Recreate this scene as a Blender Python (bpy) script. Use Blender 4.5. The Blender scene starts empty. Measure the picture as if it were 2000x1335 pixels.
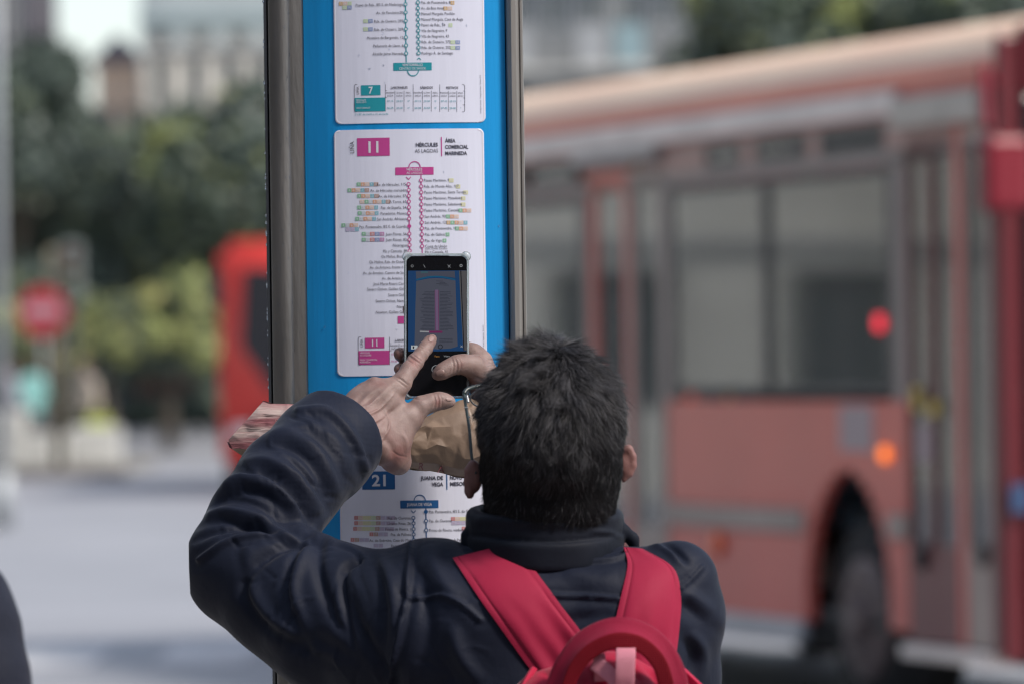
import bpy, bmesh, math, random
import numpy as np
import openvdb
from mathutils import Vector, Matrix
from mathutils.bvhtree import BVHTree

random.seed(7)
rng = np.random.default_rng(7)
C = bpy.context.scene.collection
SC = bpy.context.scene

# ---------------------------------------------------------------- camera
FPX = 200.0 / 36.0 * 2000.0          # focal length in photograph pixels (2000 wide)
PITCH, ROLL = math.radians(0.27), math.radians(0.8)
EYE = np.array([0.0, 0.0, 1.6])
_f = np.array([0, math.cos(PITCH), math.sin(PITCH)])
_u0 = np.array([0, -math.sin(PITCH), math.cos(PITCH)])
_x = np.array([1.0, 0, 0])
CR = _x * math.cos(ROLL) - _u0 * math.sin(ROLL)
CU = _u0 * math.cos(ROLL) + _x * math.sin(ROLL)
CF = _f
cam = bpy.data.cameras.new('camera')
cam.lens = 200; cam.sensor_width = 36; cam.clip_start = 0.1; cam.clip_end = 3000
cam.dof.use_dof = True; cam.dof.focus_distance = 6.70; cam.dof.aperture_fstop = 5.7
co = bpy.data.objects.new('camera', cam); C.objects.link(co)
co.matrix_world = Matrix(((CR[0], CU[0], -CF[0], EYE[0]), (CR[1], CU[1], -CF[1], EYE[1]),
                          (CR[2], CU[2], -CF[2], EYE[2]), (0, 0, 0, 1)))
SC.camera = co

# ---------------------------------------------------------------- sky and sun (soft light, thin overcast)
SUN_EL, SUN_AZ = math.radians(46), math.radians(122)     # azimuth from +Y (view direction) towards +X: behind the camera, right
W = bpy.data.worlds.new('World'); SC.world = W; W.use_nodes = True
nt = W.node_tree; nt.nodes.clear()
sky = nt.nodes.new('ShaderNodeTexSky'); sky.sky_type = 'NISHITA'; sky.sun_disc = False
sky.sun_elevation = SUN_EL; sky.sun_rotation = SUN_AZ
sky.air_density = 1.0; sky.dust_density = 1.0; sky.ozone_density = 1.2
bg = nt.nodes.new('ShaderNodeBackground'); bg.inputs[1].default_value = 0.118
wo = nt.nodes.new('ShaderNodeOutputWorld')
hs = nt.nodes.new('ShaderNodeHueSaturation'); hs.inputs['Saturation'].default_value = 0.62; nt.links.new(sky.outputs[0], hs.inputs['Color']); nt.links.new(hs.outputs[0], bg.inputs[0]); nt.links.new(bg.outputs[0], wo.inputs[0])
sl = bpy.data.lights.new('sun', 'SUN'); sl.energy = 2.5; sl.angle = math.radians(10); sl.color = (1, 0.91, 0.82)
so = bpy.data.objects.new('sun', sl); C.objects.link(so)
sd = Vector((math.sin(SUN_AZ) * math.cos(SUN_EL), math.cos(SUN_AZ) * math.cos(SUN_EL), math.sin(SUN_EL)))
so.rotation_euler = sd.to_track_quat('Z', 'Y').to_euler()
SC.view_settings.view_transform = 'Standard'; SC.view_settings.look = 'None'
SC.view_settings.gamma = 1; SC.view_settings.use_curve_mapping = False
SC.view_settings.exposure = 0.70
SC.render.engine = 'CYCLES'
SC.cycles.use_denoising = True; SC.cycles.filter_width = 1.15
SC.cycles.max_bounces = 8; SC.cycles.transparent_max_bounces = 12
SC.cycles.sample_clamp_indirect = 4

# ---------------------------------------------------------------- helpers
def hor(px): return 720 - 0.014 * (px - 1000)

def P(px, py, Y):
    """world point seen at photo pixel (px,py) lying at distance Y down the street"""
    d = CF + CR * ((px - 1000) / FPX) - CU * ((py - 667.5) / FPX)
    return EYE + d * (Y / d[1])

def PX(v):
    """photo pixel of world points (N,3)"""
    q = np.asarray(v) - EYE
    z = q @ CF
    return np.stack([1000 + FPX * (q @ CR) / z, 667.5 - FPX * (q @ CU) / z], 1)

def srgb(r, g, b):
    f = lambda c: (c / 255 / 12.92) if c / 255 <= 0.04045 else ((c / 255 + 0.055) / 1.055) ** 2.4
    return (f(r), f(g), f(b), 1)

def lin(r, g, b): return (r, g, b, 1)

def mat(name, col, rough=0.6, metal=0.0, var=0.12, scale=6.0, bump=0.0, bscale=60.0, coat=0.0, sheen=0.0,
        spec=0.5, emit=None, estr=0.0, coord='Object', col2=None, stretch=(1, 1, 1), sss=0.0, fac2=0.5):
    m = bpy.data.materials.new(name); m.use_nodes = True
    t = m.node_tree; b = t.nodes['Principled BSDF']
    tc = t.nodes.new('ShaderNodeTexCoord'); mp = t.nodes.new('ShaderNodeMapping')
    mp.inputs['Scale'].default_value = stretch
    t.links.new(tc.outputs[coord], mp.inputs[0])
    n = t.nodes.new('ShaderNodeTexNoise'); n.inputs['Scale'].default_value = scale; n.inputs['Detail'].default_value = 5
    t.links.new(mp.outputs[0], n.inputs['Vector'])
    mx = t.nodes.new('ShaderNodeMix'); mx.data_type = 'RGBA'
    c2 = col2 if col2 else tuple(min(1, c * (1 + 2 * var)) for c in col[:3]) + (1,)
    c1 = col if col2 else tuple(c * (1 - var) for c in col[:3]) + (1,)
    mx.inputs['A'].default_value = c1; mx.inputs['B'].default_value = c2
    mr = t.nodes.new('ShaderNodeMapRange'); mr.inputs[1].default_value = 0.5 - fac2 / 2; mr.inputs[2].default_value = 0.5 + fac2 / 2
    t.links.new(n.outputs['Fac'], mr.inputs[0]); t.links.new(mr.outputs[0], mx.inputs['Factor'])
    t.links.new(mx.outputs['Result'], b.inputs['Base Color'])
    b.inputs['Roughness'].default_value = rough; b.inputs['Metallic'].default_value = metal
    b.inputs['Coat Weight'].default_value = coat; b.inputs['Sheen Weight'].default_value = sheen
    b.inputs['Specular IOR Level'].default_value = spec
    if sss: b.inputs['Subsurface Weight'].default_value = sss; b.inputs['Subsurface Radius'].default_value = (0.01, 0.004, 0.002)
    if bump:
        n2 = t.nodes.new('ShaderNodeTexNoise'); n2.inputs['Scale'].default_value = bscale; n2.inputs['Detail'].default_value = 6
        t.links.new(mp.outputs[0], n2.inputs['Vector'])
        bp = t.nodes.new('ShaderNodeBump'); bp.inputs['Strength'].default_value = bump; bp.inputs['Distance'].default_value = 0.01
        t.links.new(n2.outputs['Fac'], bp.inputs['Height']); t.links.new(bp.outputs[0], b.inputs['Normal'])
    if emit:
        b.inputs['Emission Color'].default_value = emit; b.inputs['Emission Strength'].default_value = estr
    return m

def flat(name, col, rough=0.5, **k): return mat(name, col, rough, var=0.03, **k)

def glass(name, tint=(0.5, 0.55, 0.55, 1), refl=0.12, dens=0.5, rough=0.02):
    """window pane: part clear, part tinted, with a mirror-like coat"""
    m = bpy.data.materials.new(name); m.use_nodes = True
    t = m.node_tree; t.nodes.clear()
    o = t.nodes.new('ShaderNodeOutputMaterial'); tr = t.nodes.new('ShaderNodeBsdfTransparent'); tr.inputs[0].default_value = tint
    g = t.nodes.new('ShaderNodeBsdfGlossy'); g.inputs['Roughness'].default_value = rough; g.inputs[0].default_value = (0.9, 0.95, 1, 1)
    f = t.nodes.new('ShaderNodeFresnel'); f.inputs[0].default_value = 1.0 + 6 * refl
    ad = t.nodes.new('ShaderNodeMath'); ad.operation = 'ADD'; ad.use_clamp = True; ad.inputs[1].default_value = dens
    t.links.new(f.outputs[0], ad.inputs[0])
    mx = t.nodes.new('ShaderNodeMixShader')
    t.links.new(ad.outputs[0], mx.inputs[0]); t.links.new(tr.outputs[0], mx.inputs[1]); t.links.new(g.outputs[0], mx.inputs[2])
    t.links.new(mx.outputs[0], o.inputs[0])
    return m

def meshobj(name, verts, faces, m, parent=None, smooth=False, midx=None):
    me = bpy.data.meshes.new(name); me.from_pydata([tuple(map(float, v)) for v in verts], [], [tuple(map(int, f)) for f in faces])
    for q in (m if isinstance(m, (list, tuple)) else [m]): me.materials.append(q)
    if midx is not None: me.polygons.foreach_set('material_index', np.asarray(midx, dtype=np.int32))
    if smooth: me.polygons.foreach_set('use_smooth', [True] * len(me.polygons))
    me.update()
    o = bpy.data.objects.new(name, me); C.objects.link(o)
    if parent is not None: o.parent = parent
    return o

def bmobj(name, bm, m, parent=None, smooth=False):
    me = bpy.data.meshes.new(name); bmesh.ops.recalc_face_normals(bm, faces=bm.faces); bm.to_mesh(me); bm.free()
    for q in (m if isinstance(m, (list, tuple)) else [m]): me.materials.append(q)
    if smooth:
        me.polygons.foreach_set('use_smooth', [True] * len(me.polygons))
    o = bpy.data.objects.new(name, me); C.objects.link(o)
    if parent is not None: o.parent = parent
    return o

def tag(o, label=None, cat=None, group=None, kind=None):
    if label: o['label'] = label
    if cat: o['category'] = cat
    if group: o['group'] = group
    if kind: o['kind'] = kind
    return o

def empty(name, loc=(0, 0, 0), rz=0.0, label=None, cat=None, group=None):
    o = bpy.data.objects.new(name, None); C.objects.link(o); o.location = loc; o.rotation_euler = (0, 0, rz)
    o.empty_display_size = 0.1
    return tag(o, label, cat, group)

def box(bm, a, b, bev=0.0):
    """axis aligned box between corners a and b"""
    a = np.minimum(a, b).astype(float) if False else np.array([min(p, q) for p, q in zip(a, b)]); b2 = np.array([max(p, q) for p, q in zip(a, b)])
    r = bmesh.ops.create_cube(bm, size=1.0)
    for v in r['verts']:
        for i in range(3): v.co[i] = a[i] if v.co[i] < 0 else b2[i]
    if bev:
        es = list({e for v in r['verts'] for e in v.link_edges})
        bmesh.ops.bevel(bm, geom=es, offset=bev, segments=2, affect='EDGES', profile=0.5)

def boxobj(name, a, b, m, parent=None, bev=0.0):
    bm = bmesh.new(); box(bm, a, b, bev); return bmobj(name, bm, m, parent)

def cyl(bm, p, q, r1, r2=None, n=16, caps=True):
    p, q = Vector(p), Vector(q); d = q - p
    R = d.to_track_quat('Z', 'Y').to_matrix().to_4x4(); R.translation = (p + q) / 2
    bmesh.ops.create_cone(bm, cap_ends=caps, segments=n, radius1=r1, radius2=r1 if r2 is None else r2, depth=d.length, matrix=R)

def tube(bm, pts, r, n=8, closed=False, rz=None):
    """swept round bar through points"""
    p = np.array([tuple(q) for q in pts], float); T = np.gradient(p, axis=0)
    if closed: T = np.roll(p, -1, 0) - np.roll(p, 1, 0)
    T /= np.linalg.norm(T, axis=1, keepdims=True) + 1e-12; u = np.cross(T[0], [0.3, 0.5, 0.81]); rings = []
    for i in range(len(p)):
        u = u - T[i] * (u @ T[i]); u /= np.linalg.norm(u) + 1e-12; w = np.cross(T[i], u)
        rings.append([bm.verts.new(p[i] + r * (math.cos(a) * u + math.sin(a) * w)) for a in np.linspace(0, 2 * math.pi, n, endpoint=False)])
    for i in range(len(p) - (0 if closed else 1)):
        a, b = rings[i], rings[(i + 1) % len(p)]
        for k in range(n): bm.faces.new((a[k], a[(k + 1) % n], b[(k + 1) % n], b[k]))
    if not closed: bm.faces.new(rings[0][::-1]); bm.faces.new(rings[-1])

def cylobj(name, p, q, r1, m, parent=None, r2=None, n=16, smooth=True):
    bm = bmesh.new(); cyl(bm, p, q, r1, r2, n); return bmobj(name, bm, m, parent, smooth)

def prism(bm, pts, y0, y1):
    """outline pts [(x,z)] extruded from y0 to y1"""
    a = [bm.verts.new((x, y0, z)) for x, z in pts]; b = [bm.verts.new((x, y1, z)) for x, z in pts]
    bm.faces.new(a); bm.faces.new(b[::-1]); n = len(pts)
    for i in range(n): bm.faces.new((a[i], b[i], b[(i + 1) % n], a[(i + 1) % n]))

def copytree(o, parent=None):
    c = o.copy(); C.objects.link(c)
    if parent is not None: c.parent = parent
    for ch in list(o.children): copytree(ch, c)
    return c

# ---------------------------------------------------------------- signed distance fields -> smooth organic meshes
class SDF:
    def __init__(s, lo, hi, vox):
        s.lo, s.vox = np.array(lo, float), vox
        s.n = np.ceil((np.array(hi) - s.lo) / vox).astype(int) + 1
        s.a = np.full(s.n, 0.05, np.float32)
    def sub(s, lo, hi):
        i0 = np.clip(np.floor((np.array(lo) - s.lo) / s.vox).astype(int), 0, s.n - 1)
        i1 = np.clip(np.ceil((np.array(hi) - s.lo) / s.vox).astype(int) + 1, 1, s.n)
        ax = [(s.lo[k] + np.arange(i0[k], i1[k]) * s.vox).astype(np.float32) for k in range(3)]
        g = np.meshgrid(*ax, indexing='ij')
        return tuple(slice(i0[k], i1[k]) for k in range(3)), g
    def blend(s, sl, d, k, mode='u'):
        a = s.a[sl]
        if mode == 'u':
            h = np.clip(0.5 + 0.5 * (a - d) / k, 0, 1); s.a[sl] = a * (1 - h) + d * h - k * h * (1 - h)
        else:   # subtract
            d = -d; h = np.clip(0.5 - 0.5 * (a - d) / k, 0, 1); s.a[sl] = a * (1 - h) + d * h + k * h * (1 - h)
    def cap(s, p, q, r1, r2=None, k=0.01, mode='u', sq=None):
        """tapered capsule; sq=(unit axis, factor) flattens the section along an axis"""
        p, q = np.array(p, float), np.array(q, float); r2 = r1 if r2 is None else r2; R = max(r1, r2) + 2 * k + 2 * s.vox
        sl, g = s.sub(np.minimum(p, q) - R, np.maximum(p, q) + R)
        d = q - p; L = max(float(d @ d), 1e-12)
        v = [g[i] - p[i] for i in range(3)]
        t = np.clip((v[0] * d[0] + v[1] * d[1] + v[2] * d[2]) / L, 0, 1)
        w = [v[i] - t * d[i] for i in range(3)]
        if sq is not None:
            ax, f = sq; dp = (w[0] * ax[0] + w[1] * ax[1] + w[2] * ax[2]) * (1 / f - 1)
            w = [w[i] + dp * ax[i] for i in range(3)]
        s.blend(sl, np.sqrt(w[0] ** 2 + w[1] ** 2 + w[2] ** 2) - (r1 + (r2 - r1) * t), k, mode)
    def chain(s, pts, rs, k=0.01, **kw):
        for i in range(len(pts) - 1): s.cap(pts[i], pts[i + 1], rs[i], rs[i + 1], k, **kw)
    def ell(s, c, r, k=0.01, M=None, mode='u'):
        """ellipsoid, M = 3x3 whose columns are its axes"""
        c, r = np.array(c, float), np.array(r, float); R = r.max() + 2 * k + 2 * s.vox
        M = np.eye(3) if M is None else np.array(M)
        sl, g = s.sub(c - R, c + R)
        v = [g[i] - c[i] for i in range(3)]
        l = [(v[0] * M[0, j] + v[1] * M[1, j] + v[2] * M[2, j]) for j in range(3)]
        k0 = np.sqrt(sum((l[j] / r[j]) ** 2 for j in range(3))) + 1e-9
        k1 = np.sqrt(sum((l[j] / r[j] ** 2) ** 2 for j in range(3))) + 1e-9
        s.blend(sl, (k0 * (k0 - 1) / k1).astype(np.float32), k, mode)
    def cylr(s, c, ax, R, H, rd, k=0.01, mode='u'):
        """rounded disc / cylinder"""
        c, ax = np.array(c, float), np.array(ax, float); ax = ax / np.linalg.norm(ax); B = math.hypot(R, H) + 2 * k + 2 * s.vox
        sl, g = s.sub(c - B, c + B)
        v = [g[i] - c[i] for i in range(3)]
        h = v[0] * ax[0] + v[1] * ax[1] + v[2] * ax[2]
        rr = np.sqrt(np.maximum(v[0] ** 2 + v[1] ** 2 + v[2] ** 2 - h ** 2, 0))
        dx, dy = rr - (R - rd), np.abs(h) - (H - rd)
        s.blend(sl, np.minimum(np.maximum(dx, dy), 0) + np.sqrt(np.maximum(dx, 0) ** 2 + np.maximum(dy, 0) ** 2) - rd, k, mode)
    def rbox(s, c, half, rd, k=0.01, M=None, mode='u'):
        c, half = np.array(c, float), np.array(half, float); R = np.linalg.norm(half) + 2 * k + 2 * s.vox
        M = np.eye(3) if M is None else np.array(M)
        sl, g = s.sub(c - R, c + R)
        v = [g[i] - c[i] for i in range(3)]
        q = [np.abs(v[0] * M[0, j] + v[1] * M[1, j] + v[2] * M[2, j]) - (half[j] - rd) for j in range(3)]
        s.blend(sl, np.sqrt(sum(np.maximum(x, 0) ** 2 for x in q)) + np.minimum(np.maximum(q[0], np.maximum(q[1], q[2])), 0) - rd, k, mode)
    def clip(s, p, n, k=0.004, lo=None, hi=None):
        """cut away everything beyond the plane through p with normal n (inside an optional box)"""
        p, n = np.array(p, float), np.array(n, float); n = n / np.linalg.norm(n)
        sl, g = s.sub(s.lo if lo is None else lo, s.lo + s.n * s.vox if hi is None else hi)
        d = sum((g[i] - p[i]) * n[i] for i in range(3))
        a = s.a[sl]; h = np.clip(0.5 - 0.5 * (a - d) / k, 0, 1); s.a[sl] = a * (1 - h) + d * h + k * h * (1 - h)
    def mesh(s):
        g = openvdb.FloatGrid(0.05); a = s.a
        a[0], a[-1], a[:, 0], a[:, -1], a[:, :, 0], a[:, :, -1] = (0.05,) * 6
        g.copyFromArray(np.ascontiguousarray(np.clip(a, -0.06, 0.05), dtype=np.float32), tolerance=0.0)
        v, t, q = g.convertToPolygons(isovalue=0.0)
        v = v * s.vox + s.lo; q = q
        return v.astype(np.float64), q.astype(np.int64)

def vnormals(v, q):
    n = np.cross(v[q[:, 2]] - v[q[:, 0]], v[q[:, 3]] - v[q[:, 1]]); N = np.zeros_like(v)
    for i in range(4): np.add.at(N, q[:, i], n)
    return N / (np.linalg.norm(N, axis=1, keepdims=True) + 1e-12)

def relax(v, q, it=2, lam=0.5):
    for _ in range(it):
        s = np.zeros_like(v); c = np.zeros(len(v))
        for i in range(4):
            j = (i + 1) % 4
            np.add.at(s, q[:, i], v[q[:, j]]); np.add.at(c, q[:, i], 1)
            np.add.at(s, q[:, j], v[q[:, i]]); np.add.at(c, q[:, j], 1)
        v = v + lam * (s / np.maximum(c, 1)[:, None] - v)
    return v

def quadmesh(name, v, q, m, parent=None):
    me = bpy.data.meshes.new(name)
    me.vertices.add(len(v)); me.vertices.foreach_set('co', v.astype(np.float32).ravel())
    me.loops.add(4 * len(q)); me.loops.foreach_set('vertex_index', q.astype(np.int32).ravel())
    me.polygons.add(len(q)); me.polygons.foreach_set('loop_start', np.arange(0, 4 * len(q), 4, dtype=np.int32))
    me.polygons.foreach_set('use_smooth', np.ones(len(q), dtype=bool))
    for x in (m if isinstance(m, (list, tuple)) else [m]): me.materials.append(x)
    me.update(calc_edges=True); me.validate()
    o = bpy.data.objects.new(name, me); C.objects.link(o)
    if parent is not None: o.parent = parent
    return o

def spline(pts, n=24):
    """Catmull-Rom through points (any dimension)"""
    p = np.array(pts, float)
    if len(p) < 3:
        t = np.linspace(0, 1, n)[:, None]; return p[0] * (1 - t) + p[-1] * t
    p = np.vstack([2 * p[0] - p[1], p, 2 * p[-1] - p[-2]]); out = []
    m = len(p) - 3; per = max(2, n // m)
    for i in range(m):
        for t in np.linspace(0, 1, per, endpoint=(i == m - 1)):
            a, b, c, d = p[i:i + 4]
            out.append(0.5 * ((2 * b) + (c - a) * t + (2 * a - 5 * b + 4 * c - d) * t * t + (3 * b - a - 3 * c + d) * t ** 3))
    return np.array(out)

def strokes(v, nrm, S, facing=0.15, att=None):
    """sculpt: each stroke (points px, width px, depth m[, kind]) pushes camera-facing skin in (depth<0) or out"""
    p = PX(v); vd = EYE - v; vd /= np.linalg.norm(vd, axis=1, keepdims=True)
    f = np.clip((np.sum(nrm * vd, 1) - (facing - 0.15)) / 0.35, 0, 1)
    D = np.zeros(len(v))
    for st in S:
        pts, w, a = spline(st[0], 16), st[1], st[2]; kind = st[3] if len(st) > 3 else 'g'
        lo, hi = pts.min(0) - 4 * w, pts.max(0) + 4 * w
        idx = np.nonzero((p[:, 0] > lo[0]) & (p[:, 0] < hi[0]) & (p[:, 1] > lo[1]) & (p[:, 1] < hi[1]) & (f > 0))[0]
        if len(idx) == 0: continue
        x = p[idx]; best = np.full(len(idx), 1e9); tt = np.zeros(len(idx)); sd = np.zeros(len(idx)); n = len(pts) - 1
        for i in range(n):
            a0, b0 = pts[i], pts[i + 1]; d = b0 - a0; L = d @ d + 1e-9
            t = np.clip(((x - a0) @ d) / L, 0, 1); r = x - a0 - t[:, None] * d; q = np.hypot(r[:, 0], r[:, 1])
            m = q < best; best[m] = q[m]; tt[m] = (i + t[m]) / n
            sd[m] = (d[0] * r[m, 1] - d[1] * r[m, 0]) / (q[m] * math.sqrt(L) + 1e-9)
        taper = np.clip(np.sin(np.pi * np.clip(tt, 0.02, 0.98)), 0, 1) ** (0.5)
        if kind == 's': prof = -np.exp(-(best / w) ** 2) + 0.45 * np.exp(-(best / (3 * w)) ** 2); taper = 1
        elif kind == 'f': prof = np.exp(-((best * sd - 0.0) / w) ** 2) - 0.8 * np.exp(-((best * sd - 1.3 * w) / (0.8 * w)) ** 2)   # fold: ridge with a shadow side
        else: prof = np.exp(-(best / w) ** 2)
        if att is not None: att[idx] = np.maximum(att[idx], a * prof * taper * f[idx])
        else: D[idx] += a * prof * taper
    return v if att is not None else v + nrm * (D * f)[:, None]

def smoothnoise(v, scale, seed=0):
    """cheap lumpy noise from a few sines"""
    r = np.random.default_rng(seed); out = np.zeros(len(v))
    for _ in range(7):
        k = r.normal(size=3) * scale; out += np.sin(v @ k + r.uniform(0, 6.28))
    return out / 7
# ================================================================ GROUND
M_asph = mat('pale_wet_asphalt', lin(0.29, 0.295, 0.315), 0.5, var=0.12, scale=.35, bump=0.2, bscale=90, coord='Object')
M_pave = mat('paving_stone', lin(0.24, 0.23, 0.22), 0.7, var=0.2, scale=3, bump=0.2, bscale=40)
M_kerb = mat('kerb_stone', lin(0.10, 0.09, 0.085), 0.8, var=0.3, scale=2)
M_isl = mat('island_paving', lin(0.20, 0.19, 0.17), 0.75, var=0.2, scale=.8)
M_mark = mat('road_paint', lin(0.55, 0.55, 0.55), 0.6, var=0.2, scale=3)
def sheetobj(name, x0, y0, x1, y1, z, m, n=1):
    V = [(x0 + (x1 - x0) * i / n, y0 + (y1 - y0) * j / n, z) for i in range(n + 1) for j in range(n + 1)]
    F = [(i * (n + 1) + j, (i + 1) * (n + 1) + j, (i + 1) * (n + 1) + j + 1, i * (n + 1) + j + 1) for i in range(n) for j in range(n)]
    return tag(meshobj(name, V, F, m), kind='structure')
sheetobj('ground', -900, -200, 900, 1800, -0.03, M_pave, 8)
sheetobj('road', -220, 12.3, 220, 178, 0.0, M_asph, 12)
o = boxobj('pavement', (-60, -20, -0.02), (60, 12.0, 0.12), M_pave); tag(o, kind='structure')
o = boxobj('kerb', (-60, 12.001, -0.02), (60, 12.3, 0.125), M_kerb, bev=.01); tag(o, kind='structure')
o = boxobj('traffic_island', (-40, 88.6, -.02), (-6.2, 99, 0.13), M_isl, bev=.05); tag(o, kind='structure')
o = boxobj('island_kerb', (-40, 88.3, -.02), (-6.0, 88.6, 0.15), M_kerb, bev=.03); tag(o, kind='structure')
o = boxobj('far_pavement', (-220, 178, -.02), (220, 260, 0.13), M_pave); tag(o, kind='structure')
bm = bmesh.new()
for x0, w in ((-2.85, .5), (-2.0, .5)): box(bm, (x0, 31.2, .0035), (x0 + w, 33.4, .0045))
for k in range(7): box(bm, (-9 + k * 4.2, 55, .0035), (-7.2 + k * 4.2, 55.16, .0045))
o = bmobj('road_markings', bm, M_mark); tag(o, kind='structure')

# ================================================================ VEGETATION
LEAF = {'dark': mat('leaf_dark_green', lin(0.060, 0.082, 0.068), 0.55, var=0.35, scale=1.2), 'mid': mat('leaf_green', lin(0.085, 0.112, 0.080), 0.5, var=0.35, scale=1.2),
        'lime': mat('leaf_sunlit_green', lin(0.27, 0.30, 0.11), 0.5, var=0.3, scale=1.5), 'rust': mat('leaf_russet', lin(0.22, 0.10, 0.08), 0.6, var=0.3, scale=1.5), 'glint': mat('leaf_sun_glint', lin(0.55, 0.53, 0.22), .5)}  # yellow-green and palest leaves put sunlit highlights into the colour
M_bark = mat('bark', lin(0.06, 0.05, 0.04), 0.9, var=0.3, scale=6, bump=.5, bscale=30)
def leafcloud(name, clumps, n, size, mats_w, parent=None, seed=1):
    """leaf-sized faces spread through lumpy clumps [(c, r)]; mats_w = [(material key, weight)]"""
    r = np.random.default_rng(seed); cs = np.array([c for c, _ in clumps]); rs = np.array([q for _, q in clumps]); rs = rs if rs.ndim == 2 else np.stack([rs] * 3, 1)
    w = rs.prod(1); idx = r.choice(len(cs), n, p=w / w.sum())
    u = r.normal(size=(n, 3)); u /= np.linalg.norm(u, axis=1, keepdims=True); rad = r.uniform(.45, 1.08, n) ** .6
    c = cs[idx] + u * rs[idx] * rad[:, None]
    nn = u * .6 + r.normal(size=(n, 3)) * .7; nn /= np.linalg.norm(nn, axis=1, keepdims=True)
    t = np.cross(nn, r.normal(size=(n, 3))); t /= np.linalg.norm(t, axis=1, keepdims=True); b = np.cross(nn, t); s = size * r.uniform(.6, 1.4, (n, 1))
    V = np.stack([c - t * s, c - b * s * .5, c + t * s, c + b * s * .5], 1).reshape(-1, 3)
    F = np.arange(4 * n).reshape(n, 4)
    keys = [k for k, _ in mats_w]; pw = np.array([q for _, q in mats_w], float); pw /= pw.sum()
    cm = r.choice(len(keys), (len(cs)), p=pw); mi = np.where(r.random(n) < .6, cm[idx], r.choice(len(keys), n, p=pw))
    me = bpy.data.meshes.new(name); me.vertices.add(4 * n); me.vertices.foreach_set('co', V.astype(np.float32).ravel()); me.loops.add(4 * n); me.loops.foreach_set('vertex_index', F.astype(np.int32).ravel())
    me.polygons.add(n); me.polygons.foreach_set('loop_start', np.arange(0, 4 * n, 4, dtype=np.int32)); me.polygons.foreach_set('material_index', mi.astype(np.int32))
    for k in keys: me.materials.append(LEAF[k])
    me.update(calc_edges=True); o = bpy.data.objects.new(name, me); C.objects.link(o)
    if parent is not None: o.parent = parent
    return o
def tree(x, y, h, cr, trunk_h, mats_w, label, n=7000, seed=1, size=.16, group='street trees beyond the road', squash=1.0):
    t = empty('street_tree', (x, y, 0), 0, label, 'tree', group); r = random.Random(seed)
    bm = bmesh.new(); top = h * .72
    pts = [Vector((0, 0, 0))] + [Vector((r.uniform(-.12, .12), r.uniform(-.12, .12), top * k / 4)) for k in range(1, 5)]
    for k in range(4): cyl(bm, pts[k], pts[k + 1], .17 * h / 7 * (1 - .2 * k), .17 * h / 7 * (1 - .2 * (k + 1)), 10)
    clumps = []
    for k in range(9):
        a = r.uniform(0, 6.28); z0 = r.uniform(trunk_h * .8, top); L = cr * r.uniform(.4, .8)
        e = Vector((math.cos(a) * L, math.sin(a) * L, z0 + r.uniform(.2, .5) * (h - z0))); cyl(bm, (0, 0, z0), e, .06 * h / 7, .02, 6)
        clumps.append((tuple(e), cr * r.uniform(.3, .48)))
    for k in range(16):
        a = r.uniform(0, 6.28); q = r.uniform(0, 1) ** .5; z = r.uniform(trunk_h, h - cr * .3); f = math.sin(math.pi * min(.97, max(.15, (z - trunk_h * .6) / (h - trunk_h * .6)))) ** .6
        clumps.append(((math.cos(a) * cr * q * f * .8, math.sin(a) * cr * q * f * .8, z), cr * r.uniform(.22, .42)))
    bmobj('trunk', bm, M_bark, t, True); leafcloud('crown', clumps, n, size, mats_w, t, seed)
    return t
def at(px, Y): return float(P(px, 700, Y)[0])
DK = [('dark', 6), ('mid', 3), ('lime', .25)]; MD = [('dark', 3), ('mid', 5), ('lime', .8)]
tree(at(45, 118), 118, 8.6, 2.4, 2.6, DK, 'tall dark green tree on the left behind the round red sign', 9000, 3)
tree(at(205, 124), 124, 7.2, 1.9, 2.4, DK, 'dark green tree in front of the slate roofed house', 8000, 5)
tree(at(330, 120), 120, 7.6, 2.2, 2.3, MD, 'broad mid green tree below the beige office building', 9000, 8)
tree(at(455, 116), 116, 7.7, 2.0, 2.0, [('dark', 3), ('mid', 4), ('lime', 1.4)], 'green tree with sunlit yellow leaves above the distant red bus', 8000, 11)
tree(at(120, 140), 140, 10.3, 1.7, 3.0, DK, 'tallest dark tree with its top against the white sky', 7000, 14)
tree(at(1480, 92), 92, 8.2, 2.0, 2.6, [('dark', 3), ('mid', 4), ('lime', 1.2)], 'green tree showing above the middle of the near red bus', 8000, 21)
tree(at(1640, 98), 98, 8.9, 2.0, 2.6, MD, 'green tree showing above the bus roof near its front', 8000, 22)
tree(at(1850, 96), 96, 9.6, 2.2, 2.6, DK, 'dark green tree at the right above the front of the bus', 8000, 27)
tree(at(1180, 112), 112, 6.2, 1.9, 2.2, DK, 'low dark tree seen through the rear windows of the near bus', 6000, 29)
_r = random.Random(12)
o = leafcloud('shrub', [((at(_r.uniform(0, 430), 112), 111 + _r.random() * 3, _r.uniform(1.9, 3.3)), (_r.uniform(.12, .42), .4, _r.uniform(.12, .34))) for k in range(46)], 5600, .085, [('lime', 5), ('glint', 1.5), ('mid', 3)], None, 5)
0 and leafcloud('shrub', [((at(20 + 34 * k, 112), 112 + (k % 2), 2.35 + .3 * math.sin(k * 1.7)), (.42, .4, .45)) for k in (0, 1, 4, 5, 6, 7, 10, 11, 12, 13)] + [((at(15 + 24 * k, 113), 113.5, 2.1 + .7 * abs(math.sin(k * 2.3))), (.25, .4, .28)) for k in range(20)], 5200, .085, [('lime', 5), ('glint', 2), ('mid', 2)], None, 5)
o.name = 'ground_cover_leaves'; tag(o, kind='stuff')
_r = random.Random(4)
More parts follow.
